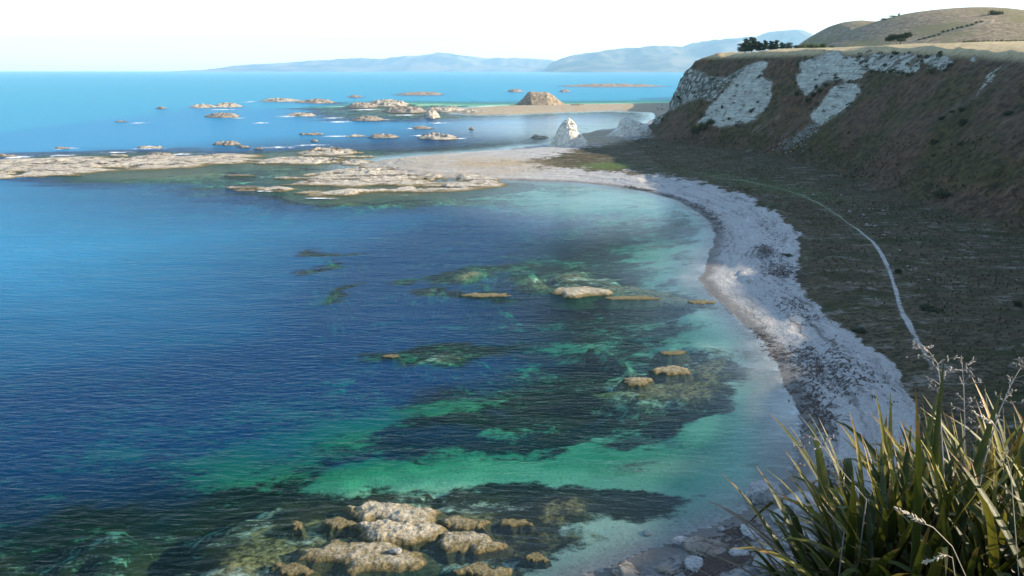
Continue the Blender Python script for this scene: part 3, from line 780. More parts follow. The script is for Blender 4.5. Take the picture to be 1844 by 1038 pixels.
for zone, cnt, xa, xb, ya, yb in (("off the flat shelf behind the spit", 9, 430, 660, 282, 300), ("in the lagoon beside the inner shelves", 10, 430, 800, 304, 352), ("along the long pale bar", 7, 0, 430, 280, 318)):
    sp = sorted((rsl.uniform(xa, xb), rsl.uniform(ya, yb), rsl.uniform(10, 36), rsl.uniform(.9, 1.7), rsl.uniform(.2, .55)) for _ in range(cnt))
    for i, (cx, cy, rx, ry, h) in enumerate(sp):
        reef("rock_sliver", ellp(cx, cy, rx, ry, i + 173 + cnt * 10), h, M_REEF if i % 3 else M_DARK, "thin low rock sliver %s, %s from the left" % (zone, WORDS[i]), "rock", "thin rock slivers among the tidal shelves",
             1500 + i * 7 + cnt * 100, res=44, base=-.5, rug=.9, stretch=2.0, dome=.2, lmax=3.0)
# --- rocks scattered over the outer water:  cx, base y, half width, height in px, colour
FARR = [(291, 197, 8, 4, 1, "tiny dark rock alone far out on the left"), (366, 195, 20, 6, 0, "left half of the far left pair of pale reefs"), (410, 194, 21, 7, 0, "right half of the far left pair of pale reefs"),
        (400, 213, 25, 8, 1, "dark humped rock below the far left pair of reefs"), (505, 184, 30, 6, 0, "pale reef strip right of the far left pair"),
        (572, 187, 30, 7, 1, "dark reef strip beside the pale reef strip"), (652, 195, 26, 8, 1, "dark broken reef at the left end of the outer reef group"),
        (700, 192, 32, 10, 0, "tan reef in the middle of the outer reef group"), (735, 204, 34, 10, 1, "jagged brown reef in front of the tan outer reef"),
        (545, 210, 26, 6, 0, "reef awash with white foam on its left"), (662, 219, 32, 8, 1, "dark reef with foam streaks in mid water"),
        (560, 244, 22, 4, 1, "thin dark reef at the left end of a foam streak"), (640, 247, 20, 4, 0, "thin pale reef at the right end of a foam streak"), (692, 250, 24, 7, 1, "dark low reef left of the cream rock"),
        (790, 252, 34, 10, 0, "flat cream rock off the pebble spit"), (762, 233, 22, 5, 1, "dark small reef behind the flat cream rock"), (778, 214, 11, 14, 0, "pointed conical rock off the sand spit"),
        (757, 172, 42, 5, 1, "thin far reef line beyond the outer reef group"), (640, 176, 14, 3, 1, "faint reef speck beyond the outer reefs"), (928, 166, 12, 4, 1, "small far rock left of the round islet"),
        (1100, 157, 75, 5, 1, "long low reef on the far water beside the cliff"), (1018, 166, 9, 3, 1, "tiny rock right behind the round islet"),
        (795, 202, 36, 8, 0, "tan reef at the tip of the sand spit"), (850, 205, 26, 6, 0, "low pale rocks along the sand spit"),
        (410, 263, 24, 7, 1, "dark rock behind the long pale bar"), (437, 267, 14, 4, 1, "small flat rock next to the dark rock behind the bar"),
        (272, 268, 26, 4, 0, "pale reef awash behind the long bar"), (112, 269, 15, 4, 1, "dark rock in foam behind the bar at left"), (288, 284, 30, 7, 1, "dark ridge on the seaward side of the bar"),
        (2, 283, 12, 6, 1, "dark rock at the left edge of the photo"), (849, 234, 4, 4, 1, "single dark rock in the blue inlet"), (465, 270, 9, 4, 1, "little dark rock before the raised shelf"), (566, 256, 7, 3, 1, "dot of rock between foam streaks"),
        (215, 221, 14, 2, 1, "barely showing rock in left open water"), (970, 250, 14, 6, 0, "cream rock left of the tall stack")]
for i, (cx, cy, rx, hp, dk, lb) in enumerate(FARR):
    h = px2m(hp * .5, cy)
    ry = max(1.3, hp * .30)
    tilt = .55 * rx / 24
    reef("outer_rock", ellp(cx, cy - ry, rx, ry, i + 73), h, M_DARK if dk else M_REEF, lb, "rock", "rocks scattered over the outer water", 600 + i * 7, res=80, base=-.8, rug=1.5, stretch=1.2, dome=.25, lmax=5.0, pool=.75)

# --- stacks and islet: real silhouettes with depth
def stack(name, sky_px, base_y, thick, mat, label, cat, seed, amp=.9, front=.6, strat=.0):
    P = np.array(sky_px, float)
    cxp = .5 * (P[0, 0] + P[-1, 0])
    gx, gy, gz = on_ground(cxp, base_y)
    if gz < 0: gx, gy = gp(cxp, base_y); gz = 0.0
    Y0 = gy + thick * front
    u = np.linspace(P[0, 0], P[-1, 0], 90)
    top = np.interp(u, P[:, 0], P[:, 1])
    d1 = CP - (top - 519) / FPX * SP; d2 = -SP - (top - 519) / FPX * CP
    tt = Y0 / d1; xs = (u - 922) / FPX * tt; hs = CAMH + d2 * tt
    g0 = min(gz, 0) - 1.2
    hs = np.maximum(hs, gz - .3)
    m = 70
    v = np.linspace(-1, 1, m)
    X = np.repeat(xs[None], m, 0)
    hh = (hs - g0)[None]
    tw = thick * (.35 + .65 * np.clip((hs - gz) / (hs.max() - gz), 0, 1))[None]
    Yv = Y0 + v[:, None] * tw
    pr = (1 - np.abs(v) ** 2.2)[:, None] ** .8
    Z = g0 + hh * pr
    nrm = fbm3(X / (thick * .35), Yv / (thick * .35), Z / (thick * .35), 5, seed, .6)
    rg = ridge2(X / (thick * .6), (Z + Yv * .3) / (thick * .45), 4, seed + 9, .6)
    k = amp * thick * .16 * pr
    Yv = Yv + (nrm + rg * .8) * k * np.where(v[:, None] < 0, -1, 1)
    X = X + .6 * k * fbm3(X / (thick * .25), Yv / (thick * .25), Z / (thick * .3) + 9, 4, seed + 5)
    Z = Z + .35 * k * rg * (1 - np.exp(-(v[:, None] / .2) ** 2))
    c = np.array([xs.mean(), Y0, gz])
    V = np.stack([X, Yv, Z], -1).reshape(-1, 3) - c
    me = mesh_from(name, V, grid_faces(len(xs), m))
    return obj(name, me, mat, None, label, cat, loc=tuple(c))
stack("sea_stack", [(984, 265), (992, 256), (999, 246), (1003, 236), (1010, 224), (1016, 217), (1024, 213), (1031, 216), (1037, 226), (1040, 238), (1047, 243), (1055, 250), (1060, 262)], 264, 6.5,
      M_STACK, "pointed cream sea stack standing on the pebble beach", "sea stack", 801, 1.1)
stack("chalk_outcrop", [(1080, 256), (1095, 242), (1108, 234), (1116, 222), (1118, 214), (1124, 211), (1136, 214), (1150, 219), (1164, 226), (1172, 234), (1178, 244)], 246, 8,
      M_STACK, "sloping chalky outcrop between the sea stack and the cliff", "outcrop", 811, .9)
def mat_islet():
    n = NT("islet_scrub"); p = n.pos()
    c = n.mix(n.ramp(n.noise(p, .3, 7, .7), .35, .65), (.15, .115, .08), (.36, .30, .22))
    return n.done(n.pbsdf(c, .95, n.bump(n.noise(p, .4, 8, .75), .9, 1.5), .1))
M_ISLET = mat_islet()
stack("islet", [(918, 192), (930, 188), (942, 178), (950, 167), (956, 165), (970, 166), (985, 166), (996, 172), (1006, 180), (1016, 187), (1026, 191)], 189.5, 22, M_ISLET,
      "round flat topped brown islet on the sand spit", "islet", 821, .45)
stack("mound", [(1022, 191), (1032, 187.5), (1045, 187), (1058, 188.5), (1072, 191)], 190, 7, M_ISLET, "low brown mound right of the round islet", "mound", 831, .4)

# --- white boulders and slabs on the near beach
def boulder(name, px, py, wpx, asp, mat, label, cat, group, seed, sink=.3, sub=4, amp=.28, yaw=0, parent=None, loc=None, wm=None, deep=.8):
    if loc is None:
        gx, gy, gz = on_ground(px, py)
        if gz < -.5: gz = -.2
        wm = wpx / FPX * depth_at(gy, gz)
    else: gx, gy, gz = loc
    bm = bmesh.new(); bmesh.ops.create_icosphere(bm, subdivisions=sub, radius=1)
    V = np.array([v.co[:] for v in bm.verts])
    q = fbm3(V[:, 0] * 1.1 + seed, V[:, 1] * 1.1, V[:, 2] * 1.1, 5, seed, .55)
    r2 = 1 - np.abs(fbm3(V[:, 0] * 2 + seed, V[:, 1] * 2, V[:, 2] * 2, 4, seed + 3, .6)) * .55
    V = V * (1 + amp * q * 1.6)[:, None] * r2[:, None]
    V = np.sign(V) * np.abs(V) ** .88
    V *= np.array([wm / 2, wm / 2 * deep, wm / 2 * asp]) * 1.12
    for v, c in zip(bm.verts, V): v.co = c
    me = bpy.data.meshes.new(name); bm.to_mesh(me); bm.free()
    me.polygons.foreach_set("use_smooth", np.ones(len(me.polygons), bool))
    o = obj(name, me, mat, parent, label, cat, group, loc=(gx, gy, gz + wm / 2 * asp * (1 - 2 * sink)))
    o.rotation_euler = (0, 0, R(yaw))
    return o
NB = [(1377, 900, 62, .62, .3, "grey white boulder at the water's edge left of the flax"), (1440, 908, 62, .22, .3, "white slab behind the flax tips beside the boulder"),
      (1415, 938, 56, .2, .3, "smooth pale slab half hidden by flax leaves"), (1352, 962, 40, .35, .3, "small pale flat stone below the boulder"),
      (1275, 992, 80, .18, .35, "long broken white slab on the dark pebbles"), (1232, 980, 40, .30, .35, "pale stone left of the broken slab"),
      (1395, 1020, 72, .34, .3, "white slab at the bottom edge below the flax"), (1250, 1022, 46, .3, .3, "pale stone at the bottom below the broken slab"),
      (1130, 1036, 60, .25, .3, "dark brown rock at the bottom edge of the shore"), (1200, 1030, 30, .35, .3, "little white stone beside the dark brown rock"),
      (1330, 1000, 34, .35, .3, "pale stone right of the broken slab"), (1440, 985, 60, .35, .3, "pale slab under the flax near the bottom"),
      (1165, 965, 18, .4, .3, "little stone in the shallows at lower right"), (1300, 957, 14, .5, .3, "single pale pebble stone near the boulder")]
for i, (px, py, w, asp, sk, lb) in enumerate(NB):
    boulder("boulder", px, py, w, asp, M_DARK if "dark" in lb else M_WHITE, lb, "boulder", "pale boulders on the near shore", 900 + i, sk, 4 if w > 35 else 3, .3, i * 37, deep=.75)
boulder("pale_stone", 714, 986, 30, .38, M_WHITE, "white stone lying on the broad flat yellow rock", "stone", None, 950, .2, 3, .35, 0, loc=(gp(714, 1003)[0], gp(714, 1003)[1], .44), wm=.9)
ST = [(1530, 382), (1560, 405), (1575, 408), (1592, 424), (1555, 388), (1620, 452), (1635, 480), (1650, 485), (1672, 505), (1465, 352), (1600, 478), (1515, 352), (1640, 488), (1590, 380)]
ORD = ["first", "second", "third", "fourth", "fifth", "sixth", "seventh", "eighth", "ninth", "tenth", "eleventh", "twelfth", "thirteenth", "fourteenth"]
ST.sort(key=lambda q: -q[1])
for i, (px, py) in enumerate(ST):
    boulder("field_stone", px, py, 4.5 + (i * 5) % 5, .5, M_WHITE, "small white stone on the dry grass flat, %s nearest along the footpath" % ORD[i], "stone", "white stones on the grass flat", 960 + i, .3, 2, .3, i * 50)

# --- foam round the outer reefs
def mat_foam():
    n = NT("foam"); p = n.pos(); e = n.attr("edge")
    f = n.noise(n.mapping(p, (.35, .30, 1)), .55, 9, .78)
    a = n.ramp(n.math('ADD', e, n.math('MULTIPLY', n.math('SUBTRACT', f, .5), 2.6)), .42, .95)
    t = n.n("ShaderNodeBsdfTransparent"); d = n.pbsdf((.80, .82, .84), .7, None, .2)
    m = n.n("ShaderNodeMixShader"); n.put(m.inputs[0], a); n.put(m.inputs[1], t.outputs[0]); n.put(m.inputs[2], d)
    return n.done(m.outputs[0])
M_FOAM = mat_foam()
FOAM = [(520, 210, 45, 3.5), (600, 213, 40, 3), (610, 220, 50, 3.5), (690, 216, 35, 3), (610, 246, 70, 3), (700, 246, 35, 3.5), (115, 268, 45, 4), (30, 284, 60, 6), (110, 281, 50, 3.5), (270, 268, 55, 4),
        (330, 278, 60, 4), (210, 275, 60, 3), (500, 266, 70, 4), (590, 273, 40, 3), (830, 250, 20, 3), (760, 245, 40, 3), (740, 232, 30, 2.5), (430, 213, 25, 2.5), (470, 222, 35, 2.5), (250, 222, 40, 2), (660, 198, 60, 3),
        (730, 208, 50, 3), (790, 222, 40, 2.5), (560, 262, 60, 3), (450, 184, 25, 2), (400, 198, 60, 2), (1110, 155, 50, 2), (930, 165, 40, 1.8), (480, 345, 40, 3), (580, 358, 50, 2.5)]
fv, ff, fe = [], [], []
for i, (cx, cy, rx, ry) in enumerate(FOAM):
    x, y = gp(cx, cy); x2, _ = gp(cx + rx, cy); _, ya = gp(cx, cy + ry); _, yb = gp(cx, cy - ry)
    rxm, rym = x2 - x, (yb - ya) / 2
    k0 = len(fv); n1_, n2_ = 14, 8
    for j in range(n2_ + 1):
        for k in range(n1_ + 1):
            a, b = k / n1_ * 2 - 1, j / n2_ * 2 - 1
            fv.append((x + a * rxm, (ya + yb) / 2 + b * rym, .05 + .002 * i)); fe.append(max(0, 1 - math.hypot(a, b)) * .85 - (1.0 if math.hypot(a, b) > .97 else 0))
    for j in range(n2_):
        for k in range(n1_):
            q = k0 + j * (n1_ + 1) + k; ff.append((q, q + 1, q + 2 + n1_, q + 1 + n1_))
obj("sea_foam", mesh_from("sea_foam", np.array(fv), np.array(ff), dict(edge=fe)), M_FOAM, label="white foam streaks around the outer reefs", kind="stuff")

# ------------------------------------------------------------------ footpath across the flat
def mat_path():
    n = NT("worn_path"); p = n.pos(); e = n.attr("edge"); g = n.attr("grown")
    c = n.mix(n.ramp(n.noise(p, .8, 6, .7), .35, .65), (.22, .21, .185), (.38, .365, .33))
    c = n.mix(g, c, (.115, .135, .055))
    a = n.ramp(n.math('ADD', e, n.math('MULTIPLY', n.math('SUBTRACT', n.noise(p, 1.3, 6, .75), .5), .9)), .15, .55)
    t = n.n("ShaderNodeBsdfTransparent"); d = n.pbsdf(c, .95, n.bump(n.noise(p, 2, 6, .7), .5, .2), .1)
    m = n.n("ShaderNodeMixShader"); n.put(m.inputs[0], a); n.put(m.inputs[1], t.outputs[0]); n.put(m.inputs[2], d)
    return n.done(m.outputs[0])
PATH = [(1790, 830, 1.5), (1720, 730, 1.4), (1668, 645, 1.4), (1645, 610, 1.9), (1632, 580, 2.1), (1620, 545, 1.9), (1612, 510, 1.5), (1604, 490, 2.0), (1590, 462, 1.7), (1572, 436, 1.5), (1545, 414, 1.4), (1510, 390, 1.5), (1480, 368, 1.6), (1440, 351, 1.7), (1390, 336, 1.8), (1330, 325, 1.8), (1270, 318, 1.6)]
pp = np.array([list(on_ground(a, b)[:2]) + [w] for a, b, w in PATH])
seg = np.concatenate([[0], np.cumsum(np.hypot(*np.diff(pp[:, :2], axis=0).T))])
tq = np.linspace(0, seg[-1], 260)
cx = np.interp(tq, seg, pp[:, 0]); cy = np.interp(tq, seg, pp[:, 1]); cw = np.interp(tq, seg, pp[:, 2]) * .36
kk = np.hanning(15); kk /= kk.sum()
cx = np.convolve(np.pad(cx, 7, 'edge'), kk, 'valid'); cy = np.convolve(np.pad(cy, 7, 'edge'), kk, 'valid')
cx = cx + .35 * n2(tq / 9, 0 * tq, 5)
tx, ty = np.gradient(cx), np.gradient(cy); ln = np.hypot(tx, ty); nxx, nyy = -ty / ln, tx / ln
off = np.linspace(-1, 1, 9)
PX = cx[:, None] + nxx[:, None] * off[None] * cw[:, None]; PY = cy[:, None] + nyy[:, None] * off[None] * cw[:, None]
PZ = hz(PX, PY) + .05
ed = (1 - np.abs(off)[None] ** 1.5) * (.25 + .75 * sst(tq / seg[-1], .10, .22))[:, None] * (.55 + .45 * sst(fbm2(tq / 14, 0 * tq, 2, 8), -.4, .3))[:, None]
grown = np.repeat(sst(tq, seg[9], seg[11])[:, None], 9, 1) * .75
obj("path", mesh_from("path", np.stack([PX, PY, PZ], -1).reshape(-1, 3), grid_faces(9, 260), dict(edge=ed, grown=grown)), mat_path(), label="pale worn footpath curving across the grass flat", kind="structure")

# ================================================================== plants on the land
def mat_leaf(name, dark, light, trans=.25, scale=1.5):
    n = NT(name); p = n.pos()
    c = n.mix(n.ramp(n.noise(p, scale, 3, .6), .3, .7), dark, light)
    rnd = n.n("ShaderNodeObjectInfo").outputs['Random']
    c = n.mix(n.math('MULTIPLY', rnd, .4), c, dark)
    d = n.pbsdf(c, .75, None, .15)
    t = n.n("ShaderNodeBsdfTranslucent"); n.put(t.inputs[0], c)
    m = n.n("ShaderNodeMixShader"); n.put(m.inputs[0], trans); n.put(m.inputs[1], d); n.put(m.inputs[2], t.outputs[0])
    return n.done(m.outputs[0])
M_PINE = mat_leaf("pine_foliage", (.016, .032, .018), (.040, .065, .030), .15)
M_SHRUB = mat_leaf("shrub_foliage", (.028, .042, .014), (.070, .090, .028), .2)
M_SHRUBD = mat_leaf("dark_shrub_foliage", (.016, .028, .012), (.042, .058, .020), .15)
M_HEDGE = mat_leaf("hedge_foliage", (.045, .065, .018), (.11, .13, .04), .25)
def mat_bark():
    n = NT("bark"); p = n.pos()
    c = n.mix(n.noise(n.mapping(p, (3, 3, .6)), 2, 6, .7), (.05, .04, .03), (.17, .14, .11))
    return n.done(n.pbsdf(c, .95, None, .1))
M_BARK = mat_bark()
def leaf_cloud(name, blobs, n, size, seed, up=.25):
    """leaf-sized quads spread through the volume of several ellipsoids"""
    rs = np.random.RandomState(seed)
    vol = np.array([b[3] * b[4] * b[5] for b in blobs]) ** .8; vol = vol / vol.sum()
    ids = rs.choice(len(blobs), n, p=vol)
    B = np.array(blobs)[ids]
    d = rs.normal(size=(n, 3)); d /= np.linalg.norm(d, axis=1)[:, None]
    r = rs.uniform(.45, 1.0, n) ** .6 * rs.uniform(.82, 1.12, n)
    C = B[:, :3] + d * r[:, None] * B[:, 3:6]
    nrm = d + rs.normal(size=(n, 3)) * .55; nrm[:, 2] += up; nrm /= np.linalg.norm(nrm, axis=1)[:, None]
    a = np.cross(nrm, rs.normal(size=(n, 3))); a /= np.linalg.norm(a, axis=1)[:, None]
    b = np.cross(nrm, a)
    s = size * rs.uniform(.6, 1.4, n)[:, None]
    V = np.stack([C - a * s, C + b * s * .45, C + a * s, C - b * s * .45], 1).reshape(-1, 3)
    F = np.arange(n * 4).reshape(n, 4)
    return mesh_from(name, V, F, smooth=False)
def tube(pts, rad, n=7):
    P = [Vector(p) for p in pts]; V, F = [], []
    for i, p in enumerate(P):
        t = (P[min(i + 1, len(P) - 1)] - P[max(i - 1, 0)]).normalized()
        a = t.cross(Vector((.3, .9, .2))).normalized(); b = t.cross(a)
        for k in range(n):
            q = 2 * math.pi * k / n
            V.append(p + (a * math.cos(q) + b * math.sin(q)) * rad[i])
    for i in range(len(P) - 1):
        for k in range(n):
            F.append((i * n + k, i * n + (k + 1) % n, (i + 1) * n + (k + 1) % n, (i + 1) * n + k))
    F.append(tuple(range(n))[::-1]); F.append(tuple((len(P) - 1) * n + k for k in range(n)))
    return V, F
def join(parts):
    V, F = [], []
    for v, f in parts:
        k = len(V); V += list(v); F += [tuple(i + k for i in q) for q in f]
    return np.array([tuple(v) for v in V]), F
def tree_meshes(key, h, w, seed, kind):
    rs = random.Random(seed)
    tr = [tube([(0, 0, -.4), (.04 * w, 0, h * .3), (-.03 * w, .03 * w, h * .62), (0, 0, h * .92)], [h * .035, h * .028, h * .017, h * .005])]
    blobs = []
    if kind == 'pine':
        for i in range(16):
            t = .18 + .78 * (i / 15); rr = w * .5 * (1 - .62 * t) * rs.uniform(.7, 1.15); a = rs.uniform(0, 6.28)
            blobs.append((math.cos(a) * rr * .5, math.sin(a) * rr * .5, h * t, rr * .75, rr * .75, h * .085))
            tr.append(tube([(0, 0, h * t * .9), (math.cos(a) * rr, math.sin(a) * rr, h * t)], [h * .008, h * .002], 4))
    else:
        for i in range(13):
            a = rs.uniform(0, 6.28); q = math.sqrt(rs.random()) * w * .42; t = rs.uniform(.5, .82) - .25 * (q / (w * .42)) ** 2
            blobs.append((math.cos(a) * q, math.sin(a) * q, h * t, w * .16, w * .16, h * .13))
            tr.append(tube([(0, 0, h * .25), (math.cos(a) * q * .6, math.sin(a) * q * .6, h * t * .7), (math.cos(a) * q, math.sin(a) * q, h * t)], [h * .016, h * .010, h * .003], 5))
    v, f = join(tr)
    return mesh_from("trunk", v, f), leaf_cloud("crown", blobs, 2600, h * .050, seed + 1)
def brow(px, back):
    """point a little way behind the skyline of the cliff top in this column of the photo"""
    Ys = np.arange(180, 640, 2.0); z = 0 * Ys + 47.0
    for _ in range(4):
        x = (px - 922) / FPX * depth_at(Ys, z); z = hz(x, Ys)
    v = project(x, Ys, z)[1]; k = int(np.argmin(v)); y = Ys[k] + back
    zz = 48.0
    for _ in range(4):
        xx = (px - 922) / FPX * depth_at(y, zz); zz = float(hz(xx, y))
    return xx, y, zz
def tree(px, py, hpx, wpx, kind, label, group, seed, on='ground', back=12):
    x, y, z = brow(px, back)
    D = depth_at(y, z); h = hpx / FPX * D; w = wpx / FPX * D
    e = bpy.data.objects.new("pine_tree" if kind == 'pine' else "broad_tree", None); COL.objects.link(e)
    e.location = (x, y, z - .1)
    tag(e, label, "tree", group)
    tm_, cm = tree_meshes(label, h, w, seed, kind)
    obj("trunk", tm_, M_BARK, e); obj("crown", cm, M_PINE, e)
    return e
for i, (px, py, h, w, lb) in enumerate([(1341, 99, 24, 22, "leftmost and bushiest of the dark pines on the cliff top"), (1353, 98, 25, 20, "tallest dark pine, second from the left on the cliff top"),
        (1366, 97, 17, 14, "third pine from the left on the cliff top"), (1377, 96, 18, 14, "fourth pine from the left, middle of the row"), (1388, 95, 16, 12, "fifth pine from the left on the cliff top"),
        (1398, 94.5, 17, 12, "sixth pine from the left with a pointed top"), (1408, 94, 12, 14, "low seventh pine near the right end of the row"), (1420, 93, 11, 16, "lowest pine at the right end of the row")]):
    tree(px, py, h * 1.05, w * 1.5, 'pine', lb, "pines on the cliff top", 1000 + i * 3)
tree(1620, 79, 27, 50, 'broad', "dark spreading tree standing alone at the foot of the hill", None, 1051)

SHM = {}
def shrub_mesh(k):
    if k not in SHM:
        rs = random.Random(k)
        bl = [(rs.uniform(-.5, .5), rs.uniform(-.5, .5), rs.uniform(.2, .5), rs.uniform(.3, .5), rs.uniform(.3, .5), rs.uniform(.25, .45)) for _ in range(7)]
        st = join([tube([(0, 0, -.3), (b[0] * .5, b[1] * .5, b[2] * .5), (b[0], b[1], b[2])], [.03, .02, .008], 4) for b in bl])
        SHM[k] = (leaf_cloud("foliage", bl, 620, .085, 50 + k), mesh_from("stem", *st))
    return SHM[k]
def shrub(px, py, wpx, hpx, label, group, seed, name="shrub", mat=None, on='ground'):
    x, y, z = on_ground(px, py) if on == 'ground' else (hill_pt(px, py) if on == 'hill' else brow(px, on))
    D = depth_at(y, z); w = wpx / FPX * D; h = hpx / FPX * D
    e = bpy.data.objects.new(name, None); COL.objects.link(e)
    e.location = (x, y, z - .05 * h); e.rotation_euler = (0, 0, seed * 1.7)
    e.scale = (w * .58, w * .58, h * 1.05)
    tag(e, label, "shrub", group)
    f, s = shrub_mesh(seed % 5)
    mat = mat or M_SHRUBD
    fo = obj("foliage", f, None, e); fo.data.materials.clear() if False else None
    if not f.materials: f.materials.append(mat)
    fo.material_slots[0].link = 'OBJECT'; fo.material_slots[0].material = mat
    so = obj("stem", s, M_BARK, e)
    return e
g1 = "dark shrubs on the hillside"
for i, (px, py, w, h, lb) in enumerate([
        (1252, 240, 22, 16, "green shrub at the left foot of the big limestone face"), (1266, 233, 24, 17, "tall green shrub below the big limestone face, middle of its three"), (1280, 226, 22, 15, "green shrub right against the big limestone face"),
        (1434, 174, 10, 10, "leftmost dark shrub between the two right limestone faces"), (1456, 185, 13, 11, "lowest dark shrub between the two right limestone faces"), (1464, 176, 12, 11, "dark shrub second up between the two right limestone faces"),
        (1476, 168, 12, 12, "dark shrub third up between the two right limestone faces"), (1470, 160, 10, 8, "small dark shrub near the top between the two right limestone faces"), (1487, 156, 10, 8, "topmost dark shrub between the two right limestone faces"),
        (1730, 226, 28, 15, "largest dark shrub on the open right slope"), (1697, 216, 17, 9, "dark shrub left of the largest one on the right slope"), (1716, 204, 11, 6, "small dark shrub above the largest one on the slope"),
        (1732, 201, 19, 11, "dark shrub directly above the largest one on the right slope"), (1815, 209, 18, 11, "dark shrub near the right edge of the slope"), (1684, 261, 20, 12, "dark shrub lower left on the open right slope"),
        (1731, 262, 20, 9, "olive shrub lower middle on the open right slope"), (1682, 282, 11, 5, "little shrub low on the open right slope"), (1765, 255, 9, 5, "tiny shrub right of the olive shrub on the slope"),
        (1700, 354, 46, 12, "wide flat dark shrub at the foot of the right slope"), (1365, 186, 6, 5, "tiny dark shrub low on the big limestone face"), (1352, 204, 10, 9, "round shrub on the lower right of the big limestone face"),
        (1300, 196, 6, 9, "narrow shrub on the left of the big limestone face"), (1528, 241, 8, 5, "tiny shrub under the lower right limestone face"), (1526, 190, 5, 4, "speck of shrub beside the lower right limestone face")]):
    shrub(px, py, w, h, lb, g1, 1100 + i, mat=M_SHRUB if "green" in lb or "olive" in lb else M_SHRUBD)
for i, (px, py, w, h, lb) in enumerate([(1617, 492, 14, 12, "small dark bush beside the bend of the footpath"), (1675, 560, 46, 10, "low spreading dark bush right of the footpath"),
        (1832, 552, 18, 16, "dark bush at the right edge of the grass flat"), (1546, 598, 34, 8, "flat brown green clump where beach meets turf"), (1415, 462, 26, 5, "low clump among the dark seaweed at the back of the beach")]):
    shrub(px, py, w, h, lb, "bushes on the grass flat", 1150 + i, mat=M_SHRUBD)
for i, (px, py, w, h, lb) in enumerate([(1436, 92, 18, 8, "leftmost shrub of the scrub on the cliff brow"), (1448, 91, 20, 11, "second shrub of the scrub on the cliff brow"), (1460, 90, 18, 10, "third shrub of the scrub on the cliff brow"),
        (1472, 89, 18, 9, "fourth shrub of the scrub on the cliff brow"), (1485, 87, 16, 11, "fifth and tallest shrub of the scrub on the cliff brow"), (1497, 86, 14, 6, "rightmost shrub of the scrub on the cliff brow")]):
    shrub(px, py, w, h, lb, "scrub on the cliff brow", 1170 + i, mat=M_HEDGE if i % 2 else M_SHRUB, on=4 + 3 * (i % 2))
for i in range(15):
    px = 1737 + i * 8.2
    shrub(px, 83.5 - .1 * i, 8.8, 8 + (i * 7) % 3, "trimmed green bush in the hedge row, number %s from its left end" % ["one", "two", "three", "four", "five", "six", "seven", "eight", "nine", "ten", "eleven", "twelve", "thirteen", "fourteen", "fifteen"][i],
          "hedge row at the foot of the hill", 1200 + i, "hedge_bush", M_HEDGE, on=45)
for i, (px, py, w, h, lb) in enumerate([(1786, 28, 18, 11, "larger shrub on the hilltop beside the fence"), (1798, 27, 14, 9, "smaller shrub on the hilltop beside the fence"), (1608, 30, 14, 4, "dark shrub on the left skyline of the hill"), (1592, 36, 12, 4, "lowest dark shrub on the left skyline of the hill"), (1619, 26, 5, 6, "tiny upright shrub on the hill skyline")]):
    shrub(px, py, w, h, lb, "shrubs on the hill skyline", 1230 + i, mat=M_SHRUBD, on='hill')
for i in range(14):
    t = i / 13
    shrub(1655 + 112 * t, 74 - 33 * t, 7.5, 4.5, "young shrub beside the hill fence, %s going uphill" % ORD[i], "young shrubs along the hill fence", 1250 + i, mat=M_SHRUB, on='hill')

# ------------------------------------------------------------------ tussock grass
def tussocks():
    rs = np.random.RandomState(31)
    n = 60000
    x = rs.uniform(60, 190, n); y = rs.uniform(75, 520, n)
    z = hz(x, y); u, v, _ = project(x, y, z)
    sf = poly_sd(x, y, FOOT_W); sl = poly_sd(x, y, LAND_W)
    lm = np.zeros(n, bool)
    for p in LIME + [HEADROCK]: lm |= poly_sd(u, v, p) > -2
    dens = fbm2(x / 12, y / 12, 4, 92)
    ok = (sl > 22) & (poly_sd(u, v, FLATS_PX) > 4) & (u < 1900) & ~lm & (dens > rs.uniform(-.6, .5, n)) & (line_d(x, y, pp[:, :2]) > 1.6) & (z < 46)
    x, y, z, sf = x[ok], y[ok], z[ok], sf[ok]; n = len(x)
    V, F = [], []
    base = np.stack([x, y, z], 1)
    s = rs.uniform(.16, .5, n) * np.where(sf > 0, 1.25, .75)
    for k in range(4):
        a = rs.uniform(0, 2 * math.pi, n); t = np.stack([np.cos(a), np.sin(a), 0 * a], 1)
        q = np.stack([-np.sin(a), np.cos(a), 0 * a], 1)
        lean = rs.uniform(.3, .9, n)[:, None]
        w = (s * .30)[:, None]; h = (s * rs.uniform(.7, 1.3, n))[:, None]
        tip = base + t * h * lean; tip[:, 2] += h[:, 0]
        V.append(np.stack([base - q * w - [0, 0, .05], base + q * w - [0, 0, .05], tip + q * w * .5, tip - q * w * .5], 1).reshape(-1, 3))
    V = np.concatenate(V); F = np.arange(len(V)).reshape(-1, 4)
    nt = NT("dry_tussock"); p_ = nt.pos()
    c = nt.mix(nt.ramp(nt.noise(p_, .06, 5, .6), .42, .6), (.115, .080, .043), (.052, .054, .020))
    c = nt.mix(nt.ramp(nt.noise(p_, 1.3, 3, .6), .35, .65), c, nt.mix(.5, c, (.20, .155, .10)))
    obj("tussock_grass", mesh_from("tussock_grass", V, F, smooth=False), nt.done(nt.pbsdf(c, .95, None, .05)), label="dry brown tussock grass over the hillside and flat", kind="stuff")
tussocks()
